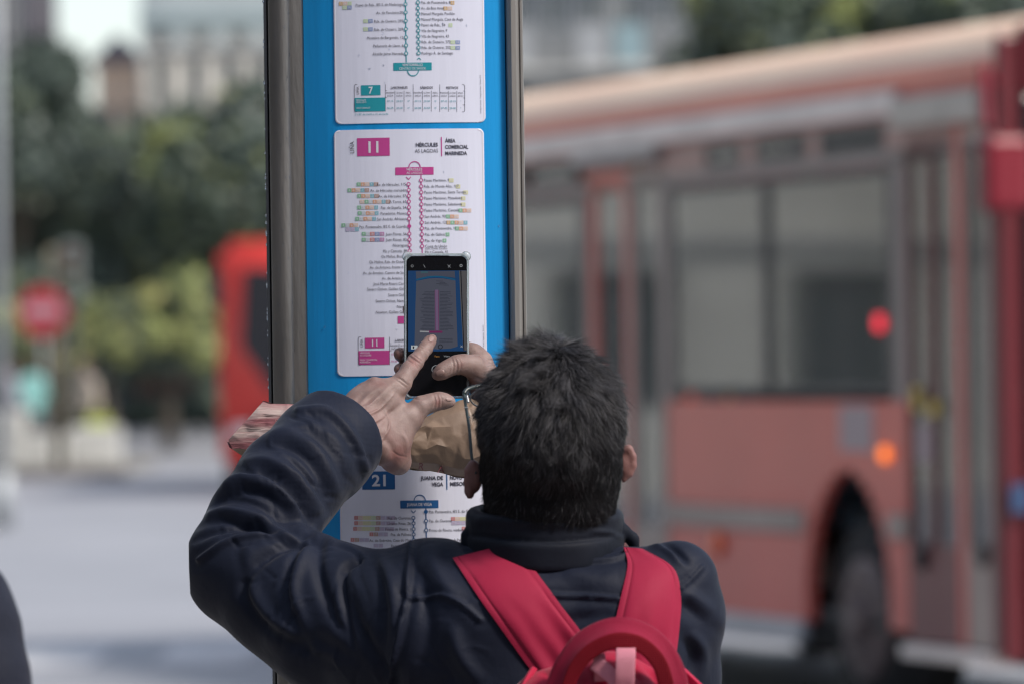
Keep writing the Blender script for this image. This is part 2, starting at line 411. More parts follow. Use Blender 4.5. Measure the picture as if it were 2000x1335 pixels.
o = leafcloud('distant_wood', [((at(_r.uniform(-120, 540), 134), 133 + _r.random() * 4, _r.uniform(1.2, 6.6)), (_r.uniform(.8, 1.5), .8, _r.uniform(.7, 1.2))) for k in range(60)], 14000, .17, [('dark', 4), ('mid', 4), ('lime', .3)], None, 9); tag(o, kind='stuff')
def hedge(name, x0, x1, y, z0, z1, mats_w, label, seed):
    n = int((x1 - x0) / .5) + 1
    o = leafcloud(name, [((x0 + (x1 - x0) * (i + .5) / n, y, (z0 + z1) / 2), ((x1 - x0) / n * .7, .5, (z1 - z0) / 2)) for i in range(n)], 5200, .10, mats_w, None, seed)
    tag(o, label, 'hedge'); return o
hedge('clipped_hedge', at(235, 150), at(560, 150), 150, .13, 1.05, [('dark', 2), ('mid', 3)], 'low clipped green hedge along the far side of the road', 31)
hedge('russet_hedge', at(270, 152), at(560, 152), 153, .8, 2.1, [('rust', 5), ('dark', 1)], 'russet brown shrubs behind the low green hedge', 32)

# ================================================================ BUILDINGS
M_win = flat('far_window_glass', lin(0.06, 0.08, 0.09), 0.12, coat=.5); M_frm = flat('far_window_frame', lin(0.42, 0.42, 0.42), 0.5)
def facade(name, x0, x1, y, depth, h, m, m2, floors, cols, label, cat='building', wz=.55, glassband=None, roof=None, group=None):
    b = empty(name, ((x0 + x1) / 2, y, 0), 0, label, cat, group); w = (x1 - x0) / 2
    fh = h / floors; bm = bmesh.new(); cw = 2 * w / cols
    # wall with real openings: piers and spandrels
    for f in range(floors):
        z0 = f * fh; za, zb = z0 + fh * .32, z0 + fh * (.32 + wz)
        box(bm, (-w, 0, z0), (w, .3, za)); box(bm, (-w, 0, zb), (w, .3, z0 + fh))
        for c in range(cols + 1):
            xc = -w + c * cw; box(bm, (max(-w, xc - cw * .22), .001, za), (min(w, xc + cw * .22), .3, zb))
    box(bm, (-w, .3, 0), (w, depth, h)); bmobj('wall', bm, m, b)
    wm = pm = None
    for f in range(floors):
        z0 = f * fh; boxobj('floor_ledge', (-w - .05, -.12, z0 + fh - .14), (w + .05, -.002, z0 + fh), m2, b)
        za, zb = z0 + fh * .32, z0 + fh * (.32 + wz)
        for c in range(cols):
            xa, xb = -w + (c + .22) * cw, -w + (c + .78) * cw
            if wm is None:
                bm = bmesh.new(); t_ = .07; W2, H2 = xb - xa, zb - za
                box(bm, (0, .1, 0), (t_, .2, H2)); box(bm, (W2 - t_, .1, 0), (W2, .2, H2)); box(bm, (t_, .1, 0), (W2 - t_, .2, t_)); box(bm, (t_, .1, H2 - t_), (W2 - t_, .2, H2)); box(bm, (W2 / 2 - .03, .1, t_), (W2 / 2 + .03, .2, H2 - t_))
                o = bmobj('window', bm, M_frm, b); wm = o.data
                q = boxobj('pane', (t_, .15, t_), (W2 - t_, .17, H2 - t_), M_win, o); pm = q.data
            else:
                o = bpy.data.objects.new('window', wm); C.objects.link(o); o.parent = b
                q = bpy.data.objects.new('pane', pm); C.objects.link(q); q.parent = o
            o.location = (xa, 0, za)
    if roof == 'flat':
        boxobj('parapet', (-w - .15, -.15, h), (w + .15, .25, h + .6), m2, b)
    if roof == 'gable':
        bm = bmesh.new(); prism(bm, [(-w - .25, h), (w + .25, h), (0, h + .9)], -.2, depth); bmobj('roof', bm, M_slate, b)
    return b
M_wallA = mat('beige_concrete', lin(0.70, 0.68, 0.61), 0.8, var=0.12, scale=.6); M_wallB = mat('pale_grey_render', lin(0.20, 0.21, 0.215), 0.8, var=0.1, scale=.5)
M_wallG = mat('glazed_wall', lin(0.34, 0.39, 0.41), 0.5, var=0.1, scale=.5)
M_slate = mat('slate', lin(0.17, 0.145, 0.17), 0.6, var=.2); M_peach = mat('sunlit_peach_wall', lin(0.88, 0.62, 0.45), 0.8, var=.08, scale=.5); M_tower = mat('dark_grey_stone', lin(0.085, 0.08, 0.095), 0.8, var=.15, scale=.5)  # peach walls carry warm sunlight in their colour
M_trimA = mat('light_ledge', lin(0.50, 0.50, 0.48), .8); M_blueg = mat('blue_glass_balcony', lin(0.20, 0.29, 0.32), .15, coat=.6); M_whiteb = mat('white_balcony_panel', lin(.30, .31, .32), .5)
facade('office_building', at(288, 160), at(620, 160), 160, 12, 10.8, M_wallA, M_trimA, 4, 5, 'beige office building with ledges between the trees and the bus stop post', roof=None)
o = facade('glazed_block', at(282, 166), at(900, 166), 166, 12, 18, M_wallG, M_blueg, 6, 8, 'blue glazed upper block behind the beige office building', roof=None)
facade('slate_house', at(196, 176), at(282, 176), 176, 8, 11.2, M_peach, M_peach, 3, 2, 'house with sunlit peach walls and dark slate roof between tree and office building', roof='gable', wz=.32)
facade('grey_tower', at(-160, 150), at(62, 150), 150, 10, 19, M_tower, M_tower, 6, 4, 'dark grey stone building at the upper left edge behind the trees', roof='flat')
b = facade('apartment_building', at(980, 140), at(1420, 140), 140, 12, 15, M_wallB, M_trimA, 5, 6, 'pale grey apartment building above the rear of the near bus', roof='flat')
for f in range(2, 5):
    for k in (0, 2, 3, 5):
        w = (at(1420, 140) - at(980, 140)); boxobj('balcony_panel', (-w / 2 + (k + .1) * w / 6, -.9, f * 3 + .05), (-w / 2 + (k + .9) * w / 6, -.75, f * 3 + 1.0), M_whiteb if (k + f) % 2 else M_blueg, b)
        boxobj('balcony_slab', (-w / 2 + (k + .08) * w / 6, -.95, f * 3 - .12), (-w / 2 + (k + .92) * w / 6, -.121, f * 3 + .04), M_trimA, b)
facade('stone_building', at(1425, 150), at(2250, 150), 150, 12, 17, M_wallB, M_trimA, 6, 10, 'grey stone building with rows of windows behind the trees at the right', roof='flat')

# unseen dark fronts added behind and left of camera to cut reflections, skylight
M_wallD = mat('dark_blocker_wall', lin(0.085, 0.08, 0.075), 0.8, var=0.2, scale=.6)
b = facade('street_front_blocker', -46, 46, -16, -10, 7.5, M_wallD, M_wallD, 4, 16, 'long dark street front added unseen behind the camera to cut reflections')
b.rotation_euler = (0, 0, math.pi); b.location = (0, -16, 0)
b = facade('side_front_blocker', -22, 22, 0, 10, 9, M_wallD, M_wallD, 4, 9, 'dark building added unseen on the left to block side skylight'); b.rotation_euler = (0, 0, math.pi / 2); b.location = (-13, 2, 0)

facade('added_corner_reflection', -62, -24, 62, 10, 13, M_wallA, M_trimA, 4, 10, 'corner building added unseen left of the road for bus window reflections', roof='flat')  # unseen buildings and trees added to fill the bus window reflections
b = facade('added_terrace_reflection', -30, 30, 0, 10, 11, M_wallA, M_trimA, 4, 16, 'beige terrace added unseen left of the road for bus window reflections', roof='flat'); b.rotation_euler = (0, 0, math.pi / 2); b.location = (-34, 112, 0)
for i, (x, y) in enumerate(((-20, 78), (-24, 84), (-25, 97), (-30, 58))): tree(x, y, 7.5 + .4 * i, 2.3, 2.4, DK, ('first', 'second', 'third', 'fourth')[i] + ' of four dark trees added unseen on the left for bus window reflections', 3000, 40 + i, .22)

# ================================================================ STREET FURNITURE FAR LEFT
M_pole = mat('grey_metal_pole', lin(0.33, 0.35, 0.36), .45, .3, var=.1); M_redS = flat('sign_red', lin(0.34, 0.015, 0.03), .5); M_whS = flat('sign_white', lin(.46, .26, .30), .4)
M_dgreen = flat('dark_green_metal', lin(.03, .05, .04), .5); M_conc = mat('pale_concrete', lin(.48, .48, .45), .8, var=.15, scale=3)
x = at(85, 97); s = empty('round_road_sign', (x, 97, .13), 0, 'round red no entry sign with white bar on a post among the trees', 'sign')
bm = bmesh.new(); cyl(bm, (0, -.03, 2.55), (0, -.0, 2.55), .43, .43, 32); o = bmobj('sign_disc', bm, M_redS, s)
boxobj('white_bar', (-.30, -.045, 2.47), (.30, -.0305, 2.68), M_whS, s, .02); cylobj('post', (0, .04, 0), (0, .04, 3.0), .035, M_pole, s)
x = at(150, 99); s = empty('traffic_light', (x, 98.2, .13), 0, 'grey traffic light on a dark post right of the round red sign', 'traffic light')
cylobj('post', (0, .1, 0), (0, .1, 3.5), .06, M_dgreen, s); bm = bmesh.new(); box(bm, (-.17, -.1, 2.7), (.17, .05, 3.75), .03); bmobj('signal_head', bm, mat('signal_grey', lin(.20, .22, .21), .5), s)
for k, cc in enumerate(((.25, .03, .02), (.3, .18, .03), (.05, .2, .1))):
    bm = bmesh.new(); cyl(bm, (0, -.101, 3.55 - .33 * k), (0, -.13, 3.55 - .33 * k), .1, .1, 20); o = bmobj('signal_lens', bm, flat('lens_%d' % k, lin(*cc), .3), s)
    bm = bmesh.new(); cyl(bm, (0, -.25, 3.56 - .33 * k), (0, -.1, 3.56 - .33 * k), .12, .12, 16, caps=False); bmobj('visor', bm, M_dgreen, s)
boxobj('back_board', (-.42, .06, 2.9), (-.19, .09, 3.65), mat('tan_board', lin(.3, .27, .19), .6), s)
x = at(2, 60); s = empty('lamp_post', (x, 60, 0), 0, 'pale grey lamp post at the left edge rising past the trees', 'lamp post')
cylobj('post', (0, 0, 0), (0, 0, 8), .06, M_pole, s, .045); cylobj('base', (0, 0, 0), (0, 0, .6), .11, M_pole, s); bm = bmesh.new(); tube(bm, [(0, 0, 7.95), (-.5, 0, 8.5), (-1.3, 0, 8.7)], .035); bmobj('arm', bm, M_pole, s); boxobj('lamp_head', (-1.9, -.12, 8.62), (-1.2, .12, 8.74), M_pole, s, .03)
for px, Y, w, hgt, lb in ((90, 92, .34, .55, 'pale concrete block on the island kerb beside the dark post'), (185, 93, .42, .62, 'wider pale concrete block at the end of the traffic island'), (12, 92, .3, .9, 'tall pale block at the left edge of the traffic island')):
    bm = bmesh.new(); box(bm, (-w, -.25, 0), (w, .25, hgt), .05); o = bmobj('concrete_block', bm, M_conc); o.location = (at(px, Y), Y, .131); tag(o, lb, 'block', 'concrete blocks on the traffic island')
o = cylobj('bollard', (0, 0, 0), (0, 0, 2.2), .09, mat('brown_post', lin(.09, .08, .055), .7)); o.location = (at(113, 91), 91, .131); tag(o, 'dark brown post standing on the island between two pale blocks', 'post')
# parked cars, dim, beyond the hedge
M_carD = flat('car_dark_blue', lin(.03, .03, .06), .3, coat=.5); M_carG = flat('car_grey', lin(.16, .15, .17), .3, coat=.5); M_tyre = flat('tyre', lin(.018, .018, .018), .8); M_gl = flat('car_glass', lin(.03, .035, .04), .08)
def car(px, Y, m, label):
    c = empty('parked_car', (at(px, Y), Y, .0), 0, label, 'car', 'cars parked beyond the hedge')
    prof = [(-2.1, .35), (-2.1, .8), (-1.9, .92), (-1.25, .98), (-.7, 1.45), (.75, 1.48), (1.45, 1.0), (2.05, .9), (2.12, .6), (2.1, .35)]
    bm = bmesh.new(); prism(bm, prof, 0, 1.7); bmesh.ops.bevel(bm, geom=bm.edges[:], offset=.05, segments=2, affect='EDGES'); bmobj('body', bm, m, c, True)
    bm = bmesh.new(); prism(bm, [(-1.1, 1.0), (-.62, 1.4), (.7, 1.42), (1.25, 1.02)], -.012, 1.712); bmobj('side_windows', bm, M_gl, c)
    for xx in (-1.35, 1.35):
        for yy in (0, 1.5): bm = bmesh.new(); cyl(bm, (xx, yy - .02, .32), (xx, yy + .22, .32), .32, .32, 20); w = bmobj('wheel', bm, M_tyre, c); bm = bmesh.new(); cyl(bm, (xx, yy - .03, .32), (xx, yy - .021, .32), .2, .2, 16); bmobj('rim', bm, M_pole, w)
car(250, 165, M_carD, 'dark blue car parked beyond the russet shrubs'); car(395, 168, M_carG, 'grey car parked to the right beyond the russet shrubs')
# ================================================================ NEAR BUS
M_red = mat('bus_red_paint', lin(0.56, 0.11, 0.085), 0.36, var=.08, scale=1.0, coat=.12, spec=.3, bump=.02, bscale=3)
M_roof = mat('sunlit_roof_paint', lin(0.97, 0.63, 0.45), 0.5, var=.10, scale=.8, spec=.3)  # sun and sky glow on the red roof put into the colour
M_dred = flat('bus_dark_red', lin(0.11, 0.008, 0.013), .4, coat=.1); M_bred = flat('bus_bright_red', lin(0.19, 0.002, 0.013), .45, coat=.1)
M_bgrey = mat('bus_grey_trim', lin(0.72, 0.63, 0.57), .5, var=.12, scale=2); M_rub = flat('black_rubber', lin(.015, .015, .016), .6); M_alu = mat('aluminium_rail', lin(.36, .37, .40), .4, .4, var=.1)
M_inter = mat('bus_interior_grey', lin(.75, .75, .72), .7); M_floor = flat('bus_floor', lin(.10, .10, .10), .8); M_seat = mat('seat_fabric', lin(.05, .09, .12), .8); M_rubw = flat('wheel_hub_paint', lin(.13, .095, .09), .6)
G_bus = glass('bus_window_glass', (0.80, 0.82, 0.80, 1), .12, .045, .05); M_amber = flat('amber_lamp', lin(.8, .2, .02), .3, emit=lin(1, .20, .02), estr=1.0)
M_amberoff = flat('amber_reflector', lin(.95, .14, .02), .3); M_redlit = flat('red_lamp', lin(.7, .02, .03), .3, emit=lin(1, .03, .06), estr=.75); M_ymark = flat('yellow_marking', lin(.62, .42, .07), .5)
M_sticker = flat('pale_notice', lin(.36, .28, .29), .5); M_blackpaint = flat('black_panel', lin(.012, .012, .016), .25, coat=.6)
L_, W_B = 9.7, 2.5
bus = empty('city_bus', (0, 0, 0), 0, 'near red city bus with sunlit pale upper edge and amber side lamp stopped at the right', 'bus')
bx, by = np.array([.315, -.949, 0]), np.array([.949, .315, 0]); n_ = np.linalg.norm(bx); bx /= n_; by /= n_
bus.matrix_world = Matrix(((bx[0], by[0], 0, 1.996), (bx[1], by[1], 0, 23.47), (0, 0, 1, 0), (0, 0, 0, 1)))
def bb(name, s0, s1, z0, z1, m, y0=0.0, y1=.06, bev=0, parent=None):
    return boxobj(name, (-s1, y0, z0), (-s0, y1, z1), m, parent or bus, bev)
# shell: sides built round their openings
M_wband = mat('window_band_grey', lin(.20, .165, .155), .4, var=.1)
def side(mir, up=False):
    f = (lambda y: W_B - y) if mir else (lambda y: y)
    bm = bmesh.new()
    def q(s0, s1, z0, z1, o=0.0, t=.05): box(bm, (-s1, f(o), z0), (-s0, f(o + t), z1))
    aw, ar, az = 1.69, .50, .62
    if not mir: spans = [(0.98, aw - ar), (aw + ar, 3.98), (5.16, 7.2), (8.2, L_)]
    else: spans = [(0.05, aw - ar), (aw + ar, 7.2), (8.2, L_)]
    if up: spans = []
    for a, b in spans: q(a, b, .45, .84); q(a, b, .955, 1.44)
    # wheel arch tops follow the arc
    for cen in (() if up else (aw, 7.7)):
        N = 16
        for i in range(N):
            a0, a1 = math.pi * i / N, math.pi * (i + 1) / N
            x0, x1 = cen + ar * math.cos(a1), cen + ar * math.cos(a0); zz = az + ar * min(math.sin(a0), math.sin(a1)) * 1.05
            q(x0, x1, max(.46, zz), 1.44)
    if not up: q(0, L_, 2.655, 2.80); return bm
    if not mir:
        q(0.97, 1.115, 1.44, 2.5); q(3.93, 4.0, 1.44, 2.5); q(5.1, 5.18, .45, 2.5); q(7.0, 7.08, 1.44, 2.5); q(L_ - .3, L_, 1.44, 2.5)
    else:
        for a in (.05, 1.6, 3.2, 4.8, 6.4, 8.0, 9.5): q(a, a + .12, 1.44, 2.5)
    q(0, L_, 2.46, 2.52); q(0.0, L_, 2.635, 2.653)
    return bm
bmobj('side_panel', side(False), M_red, bus); bmobj('side_panel', side(True), M_red, bus); bmobj('window_band', side(False, True), M_wband, bus); bmobj('window_band', side(True, True), M_wband, bus)
# roof with curved edges
prof = [(0.0, 2.795)] + [(.34 - .34 * math.cos(a), 2.80 + .25 * math.sin(a)) for a in np.radians(np.linspace(6, 90, 10))]
prof = prof + [(W_B - y, z) for y, z in prof[::-1]]
V = []; F = []; ns = 20; n = len(prof)
for i in range(ns + 1):
    for y, z in prof: V.append((-L_ * i / ns, y, z))
for i in range(ns):
    for j in range(n - 1): F.append((i * n + j, i * n + j + 1, (i + 1) * n + j + 1, (i + 1) * n + j))
F.append(tuple(range(n))); F.append(tuple(ns * n + j for j in range(n))[::-1])
M_roofe = mat('roof_glow_fade', lin(.72, .26, .17), .45, var=.15, scale=.6, spec=.3)  # deeper edge: the roof glow painted as fading towards the side
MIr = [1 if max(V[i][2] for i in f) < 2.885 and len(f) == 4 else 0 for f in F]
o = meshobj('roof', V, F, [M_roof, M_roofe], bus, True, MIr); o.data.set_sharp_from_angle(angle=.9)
bb('gutter_rail', 1.0, L_ - .1, 2.665, 2.775, M_bgrey, -.045, -.003, .012); bb('gutter_rail', .06, .98, 2.60, 2.73, mat('pale_rail', lin(.42, .38, .33), .45), -.07, -.003, .015); bb('gutter_rail', 4.0, 5.2, 2.60, 2.66, mat('pale_door_rail', lin(.36, .34, .32), .45), -.06, -.003, .01)
M_trim = mat('warm_grey_side_trim', lin(.33, .26, .225), .5, var=.12, scale=2)
bb('side_trim', 2.2, 3.98, .845, .95, M_trim, -.015, .04, .008); M_trim = mat('warm_grey_side_trim', lin(.33, .26, .225), .5, var=.12, scale=2)
bb('side_trim', .98, 1.2, .845, .95, M_trim, -.015, .04, .008); M_trim = mat('warm_grey_side_trim', lin(.33, .26, .225), .5, var=.12, scale=2)
bb('side_trim', 5.2, 7.2, .845, .95, M_trim, -.015, .04, .008)
bb('skirt_rail', 2.2, 3.98, .35, .455, M_alu, -.03, .02, .012); bb('skirt_rail', 5.2, 7.2, .35, .455, M_alu, -.03, .02, .012); bb('door_sill', .06, 1.0, .34, .40, M_bgrey, -.04, .1, .01); bb('door_sill', 4.0, 5.16, .34, .42, M_bgrey, -.04, .1, .01)
# windows: main panes with small hopper panes above
M_wfr = flat('window_rubber', lin(.07, .065, .06), .6)
def window(s0, s1, z0, z1, tag_=None):
    w = bb('window', s0, s1, z0, z1, M_bgrey, -.004, .03) if False else None
    bm = bmesh.new(); t = .035
    box(bm, (-s1, -.004, z0), (-s1 + t, .03, z1)); box(bm, (-s0 - t, -.004, z0), (-s0, .03, z1)); box(bm, (-s1 + t, -.004, z0), (-s0 - t, .03, z0 + t)); box(bm, (-s1 + t, -.004, z1 - t), (-s0 - t, .03, z1))
    w = bmobj('window', bm, M_wfr, bus); boxobj('pane', (-s1 + t, .006, z0 + t), (-s0 - t, .014, z1 - t), G_bus, w); return w
window(1.13, 2.62, 1.47, 2.45); window(2.64, 3.92, 1.47, 2.45); window(5.2, 6.98, 1.47, 2.45); window(7.1, 9.3, 1.47, 2.45)
for a, b in ((1.2, 1.95), (2.12, 2.75), (2.95, 3.4), (5.3, 6.0), (6.15, 6.9)): window(a, b, 2.525, 2.632)
for a, b in ((1.955, 2.115), (2.755, 2.945), (3.405, 3.99), (.0, 1.195)): bb('hopper_pillar', a, b, 2.521, 2.634, M_wfr if False else mat('hopper_pillar_paint', lin(.34, .20, .17), .45), .001, .05)
for k in range(5): boxobj('pane', (-(1.7 * k + 1.65), W_B - .03, 1.47), (-(1.7 * k + .25), W_B - .02, 2.45), G_bus, bus)
# doors: leaves with frames and tall panes
def leaf(s0, s1, m, name='door_leaf', z0=.41, z1=2.56, t=.06):
    bm = bmesh.new()
    box(bm, (-s1, .0, z0), (-s1 + t, .045, z1)); box(bm, (-s0 - t, .0, z0), (-s0, .045, z1)); box(bm, (-s1 + t, .0, z0), (-s0 - t, .045, z0 + .42)); box(bm, (-s1 + t, 0, z1 - .1), (-s0 - t, .045, z1))
    d = bmobj(name, bm, m, bus); boxobj('pane', (-s1 + t, .015, z0 + .42), (-s0 - t, .025, z1 - .1), G_bus, d); return d
bb('door_post', .345, .41, .41, 2.62, M_red, -.004, .03); leaf(.415, .69, M_dred, t=.028); leaf(.695, .965, M_dred, t=.028); leaf(4.02, 4.5, M_trim); leaf(4.52, 5.09, M_red)
d = leaf(.06, .335, M_trim, 'quarter_panel', t=.03); cylobj('door_button', (-.82, -.02, .78), (-.82, .0, .78), .06, M_rub, bus); cylobj('door_button', (-.15, -.02, .80), (-.15, .0, .80), .05, M_rub, bus)
bb('front_post', 0.0, .058, .4, 2.8, M_dred, -.002, .1)
# front face
fr = boxobj('front_panel', (0.0, .1, .35), (.10, W_B - .1, 1.15), M_dred, bus, .03); boxobj('windscreen', (.02, .1, 1.15), (.08, W_B - .1, 2.70), M_blackpaint, bus, .02)
boxobj('destination_box', (.0, .1, 2.70), (.09, W_B - .1, 3.0), M_dred, bus, .03); boxobj('windscreen_surround', (.0, .0, .36), (.06, .098, 2.95), M_dred, bus, .02)
for yy in (.3, W_B - .5): cylobj('headlight', (.1, yy, .7), (.13, yy, .7), .11, M_alu, bus)
boxobj('blue_badge', (.086, .02, .98), (.1, .09, 1.1), flat('badge_blue', lin(.03, .07, .16), .5), bus)
boxobj('rear_panel', (-L_ - .05, 0.0, .4), (-L_, W_B, 2.95), M_red, bus, .02)
# mirror on its arm
bm = bmesh.new(); tube(bm, [(.06, -.02, 2.75), (.24, -.14, 2.80), (.32, -.16, 2.55)], .022); a = bmobj('mirror_arm', bm, M_bred, bus); bm = bmesh.new(); box(bm, (.27, -.20, 2.21), (.41, .0, 2.52), .035); mm = bmobj('mirror', bm, M_bred, bus)
# lamps and markings
def lamp(s, z, r, m, name='side_lamp'): return cylobj(name, (-s, -.022, z), (-s, -.001, z), r, m, bus)
lamp(1.21, 1.21, .032, M_amber); lamp(3.30, .77, .058, M_amberoff, 'side_reflector')
cylobj('red_window_lamp', (-1.27, -.012, 1.775), (-1.27, .004, 1.775), .036, M_redlit, bus)
bb('notice_sticker', 1.36, 1.75, 1.22, 1.42, M_sticker, -.004, -.001); bb('yellow_marker', .83, .90, 1.4, 1.5, M_ymark, -.006, -.001); bb('yellow_marker', .62, .72, 1.38, 1.44, M_ymark, -.006, -.001); bb('pale_sticker', .70, .86, 1.18, 1.34, M_sticker, -.006, -.001)
# wheels
def wheel(s, y0, y1, parent=bus):
    bm = bmesh.new(); bmesh.ops.create_cone(bm, cap_ends=True, segments=40, radius1=.48, radius2=.48, depth=abs(y1 - y0), matrix=Matrix.Translation((-s, (y0 + y1) / 2, .48)) @ Matrix.Rotation(math.pi / 2, 4, 'X'))
    bmesh.ops.bevel(bm, geom=[e for e in bm.edges if e.calc_face_angle(0) > 1], offset=.05, segments=3, affect='EDGES'); w = bmobj('wheel', bm, M_tyre, parent, True)
    yo = y0 if y0 < y1 else y0; sg = -1 if y0 < 1 else 1
    bm = bmesh.new(); cyl(bm, (-s, yo, .48), (-s, yo + sg * .03, .48), .29, .26, 28); bmobj('rim', bm, M_rubw, w, True); bm = bmesh.new(); cyl(bm, (-s, yo + sg * .028, .48), (-s, yo + sg * .09, .48), .11, .08, 20)
    for k in range(10): a = k * .628; cyl(bm, (-s + .17 * math.cos(a), yo + sg * .03, .48 + .17 * math.sin(a)), (-s + .17 * math.cos(a), yo + sg * .055, .48 + .17 * math.sin(a)), .016, .016, 6)
    bmobj('hub', bm, M_rubw, w)
for s in (1.69, 7.7): wheel(s, .10, .40); wheel(s, W_B - .10, W_B - .40)
# chassis, wheel boxes, floor, ceiling
bm = bmesh.new(); box(bm, (-L_, .25, .32), (0, W_B - .25, .44)); box(bm, (-L_, .06, .44), (-.0, W_B - .06, .47)) ; bmobj('chassis', bm, M_rub, bus)
bb('floor', .1, L_ - .05, .475, .50, M_floor, .07, W_B - .07); bb('ceiling', .1, L_ - .05, 2.70, 2.74, M_inter, .07, W_B - .07)
for s in (1.69, 7.7):
    for y0 in (.42, W_B - .66): bb('wheel_box', s - .5, s + .5, .501, 1.12, M_blackpaint, y0, y0 + .24)
bm = bmesh.new()
# seats and rails
def seat(s, y, face=1):
    t = bpy.data.objects.new('seat', None); C.objects.link(t); t.parent = bus; t.location = (-s, y, .0)
    boxobj('cushion', (-.22, 0, .85), (.22, .42, .95), M_seat, t, .03); boxobj('backrest', (-.26 * face - .04, 0, .93), (-.26 * face + .04, .42, 1.62), M_seat, t, .03); boxobj('pedestal', (-.05, .15, .5), (.05, .27, .85), M_bgrey, t)
for s in (1.5, 2.35, 3.1, 5.6, 6.4, 7.2, 8.2): seat(s, .2); seat(s + .05, W_B - .7)
bm = bmesh.new()
for s in (1.0, 2.0, 3.0, 4.05, 5.15, 6.5):
    for y in (.75, 1.75): cyl(bm, (-s, y, .5), (-s, y, 2.7), .018, .018, 8)
cyl(bm, (-.4, .75, 2.2), (-9, .75, 2.2), .018, .018, 8); bmobj('grab_rail', bm, M_ymark, bus)
bm = bmesh.new(); tube(bm, [(-2.42, .12, 1.78), (-1.75, .12, 1.80), (-1.35, .12, 1.46)], .032, 10); bmobj('hand_rail', bm, mat('cream_rail', lin(.5, .42, .36), .5), bus)
bb('ticket_screen', 1.75, 2.4, 1.46, 1.72, flat('screen_grey', lin(.10, .10, .10), .5), .14, .2)
bb('driver_partition', .95, 1.0, .5, 2.1, M_blackpaint, 1.3, W_B - .1)

# ================================================================ DISTANT BUS
M_fred = mat('distant_bus_red', lin(0.62, 0.05, 0.042), 0.4, var=.05, scale=1, coat=.1)
b2 = empty('distant_bus', (at(428, 74) + 1.27, 74, 0), 0, 'distant red bus with dark windscreen partly hidden by the bus stop post', 'bus')
bm = bmesh.new(); box(bm, (-1.27, 0, .33), (1.27, 11, 3.32)); bmesh.ops.bevel(bm, geom=bm.edges[:], offset=.16, segments=3, affect='EDGES'); bmobj('body', bm, M_fred, b2, True)
bm = bmesh.new(); prism(bm, [(-.93, 2.95), (-.99, 1.95), (-.60, 1.35), (.60, 1.35), (.99, 1.95), (.93, 2.95)], -.03, .02); bmobj('windscreen', bm, M_blackpaint, b2)
boxobj('lower_grille', (-.85, -.02, .5), (.85, .0, 1.05), M_dred, b2); boxobj('number_plate', (-.26, -.03, .42), (.26, -.021, .53), M_whS, b2)
for k in (-1, 1): boxobj('headlight', (k * 1.0 - .12, -.025, .72), (k * 1.0 + .12, -.005, .92), M_alu, b2, .01)
bm = bmesh.new(); tube(bm, [(-1.15, 0, 2.9), (-1.3, -.25, 2.95), (-1.3, -.3, 2.8)], .02); bmobj('mirror_arm', bm, M_rub, b2); boxobj('mirror', (-1.36, -.34, 2.45), (-1.2, -.22, 2.82), M_rub, b2, .02)
for k in range(5): boxobj('side_window', (-1.285, .8 + 2 * k, 1.5), (-1.272, 2.6 + 2 * k, 2.7), M_blackpaint, b2); boxobj('side_window', (1.272, .8 + 2 * k, 1.5), (1.285, 2.6 + 2 * k, 2.7), M_blackpaint, b2)
for yy in (2.2, 8.4):
    for k in (-1, 1): bm = bmesh.new(); cyl(bm, (k * 1.28, yy, .48), (k * 1.0, yy, .48), .48, .48, 28); w = bmobj('wheel', bm, M_tyre, b2, True); bm = bmesh.new(); cyl(bm, (k * 1.29, yy, .48), (k * 1.281, yy, .48), .28, .28, 20); bmobj('rim', bm, M_bgrey, w)
# ================================================================ BUS STOP POST WITH TIMETABLES
SY = 6.92                                       # distance of the sign face
SZ0, SZ1 = 0.12, 3.05
sx = lambda px, py=400: float(P(px, py, SY)[0]); szz = lambda py, px=800: float(P(px, py, SY)[2])
XL, XR = sx(597), sx(990.5)                     # blue panel edges
XC = (XL + XR) / 2; HW = (XR - XL) / 2
def bulge(x): return SY - 0.018 + 0.024 * min(1.3, abs((x - XC) / HW)) ** 2

M_blue = mat('blue_enamel', lin(0.004, 0.24, 0.56), 0.38, var=0.12, scale=4, bump=0.05, bscale=18, stretch=(8, 1, .5), coat=0.1)
M_paper = mat('laminated_paper', lin(0.66, 0.68, 0.80), 0.34, var=0.025, scale=5, bump=0.035, bscale=14, stretch=(9, 1, .5), coat=0.15)
M_filmedge = flat('film_edge', lin(0.66, 0.66, 0.74), 0.35)
M_steelD = mat('brushed_steel', lin(0.13, 0.128, 0.125), 0.4, 0.8, var=0.35, scale=9, bump=0.12, bscale=60, stretch=(3, 3, .5), col2=lin(0.23, 0.22, 0.21), fac2=.6)
M_steelL = mat('worn_steel', lin(0.33, 0.31, 0.29), 0.45, 0.7, var=0.3, scale=14, bump=0.08, bscale=80, stretch=(3, 3, .25), col2=lin(0.22, 0.21, 0.20), fac2=.6)
M_darkgap = flat('dark_gap', lin(0.012, 0.012, 0.014), 0.6)
M_rail = mat('grey_rail', lin(0.16, 0.165, 0.17), 0.4, 0.6, var=0.1)

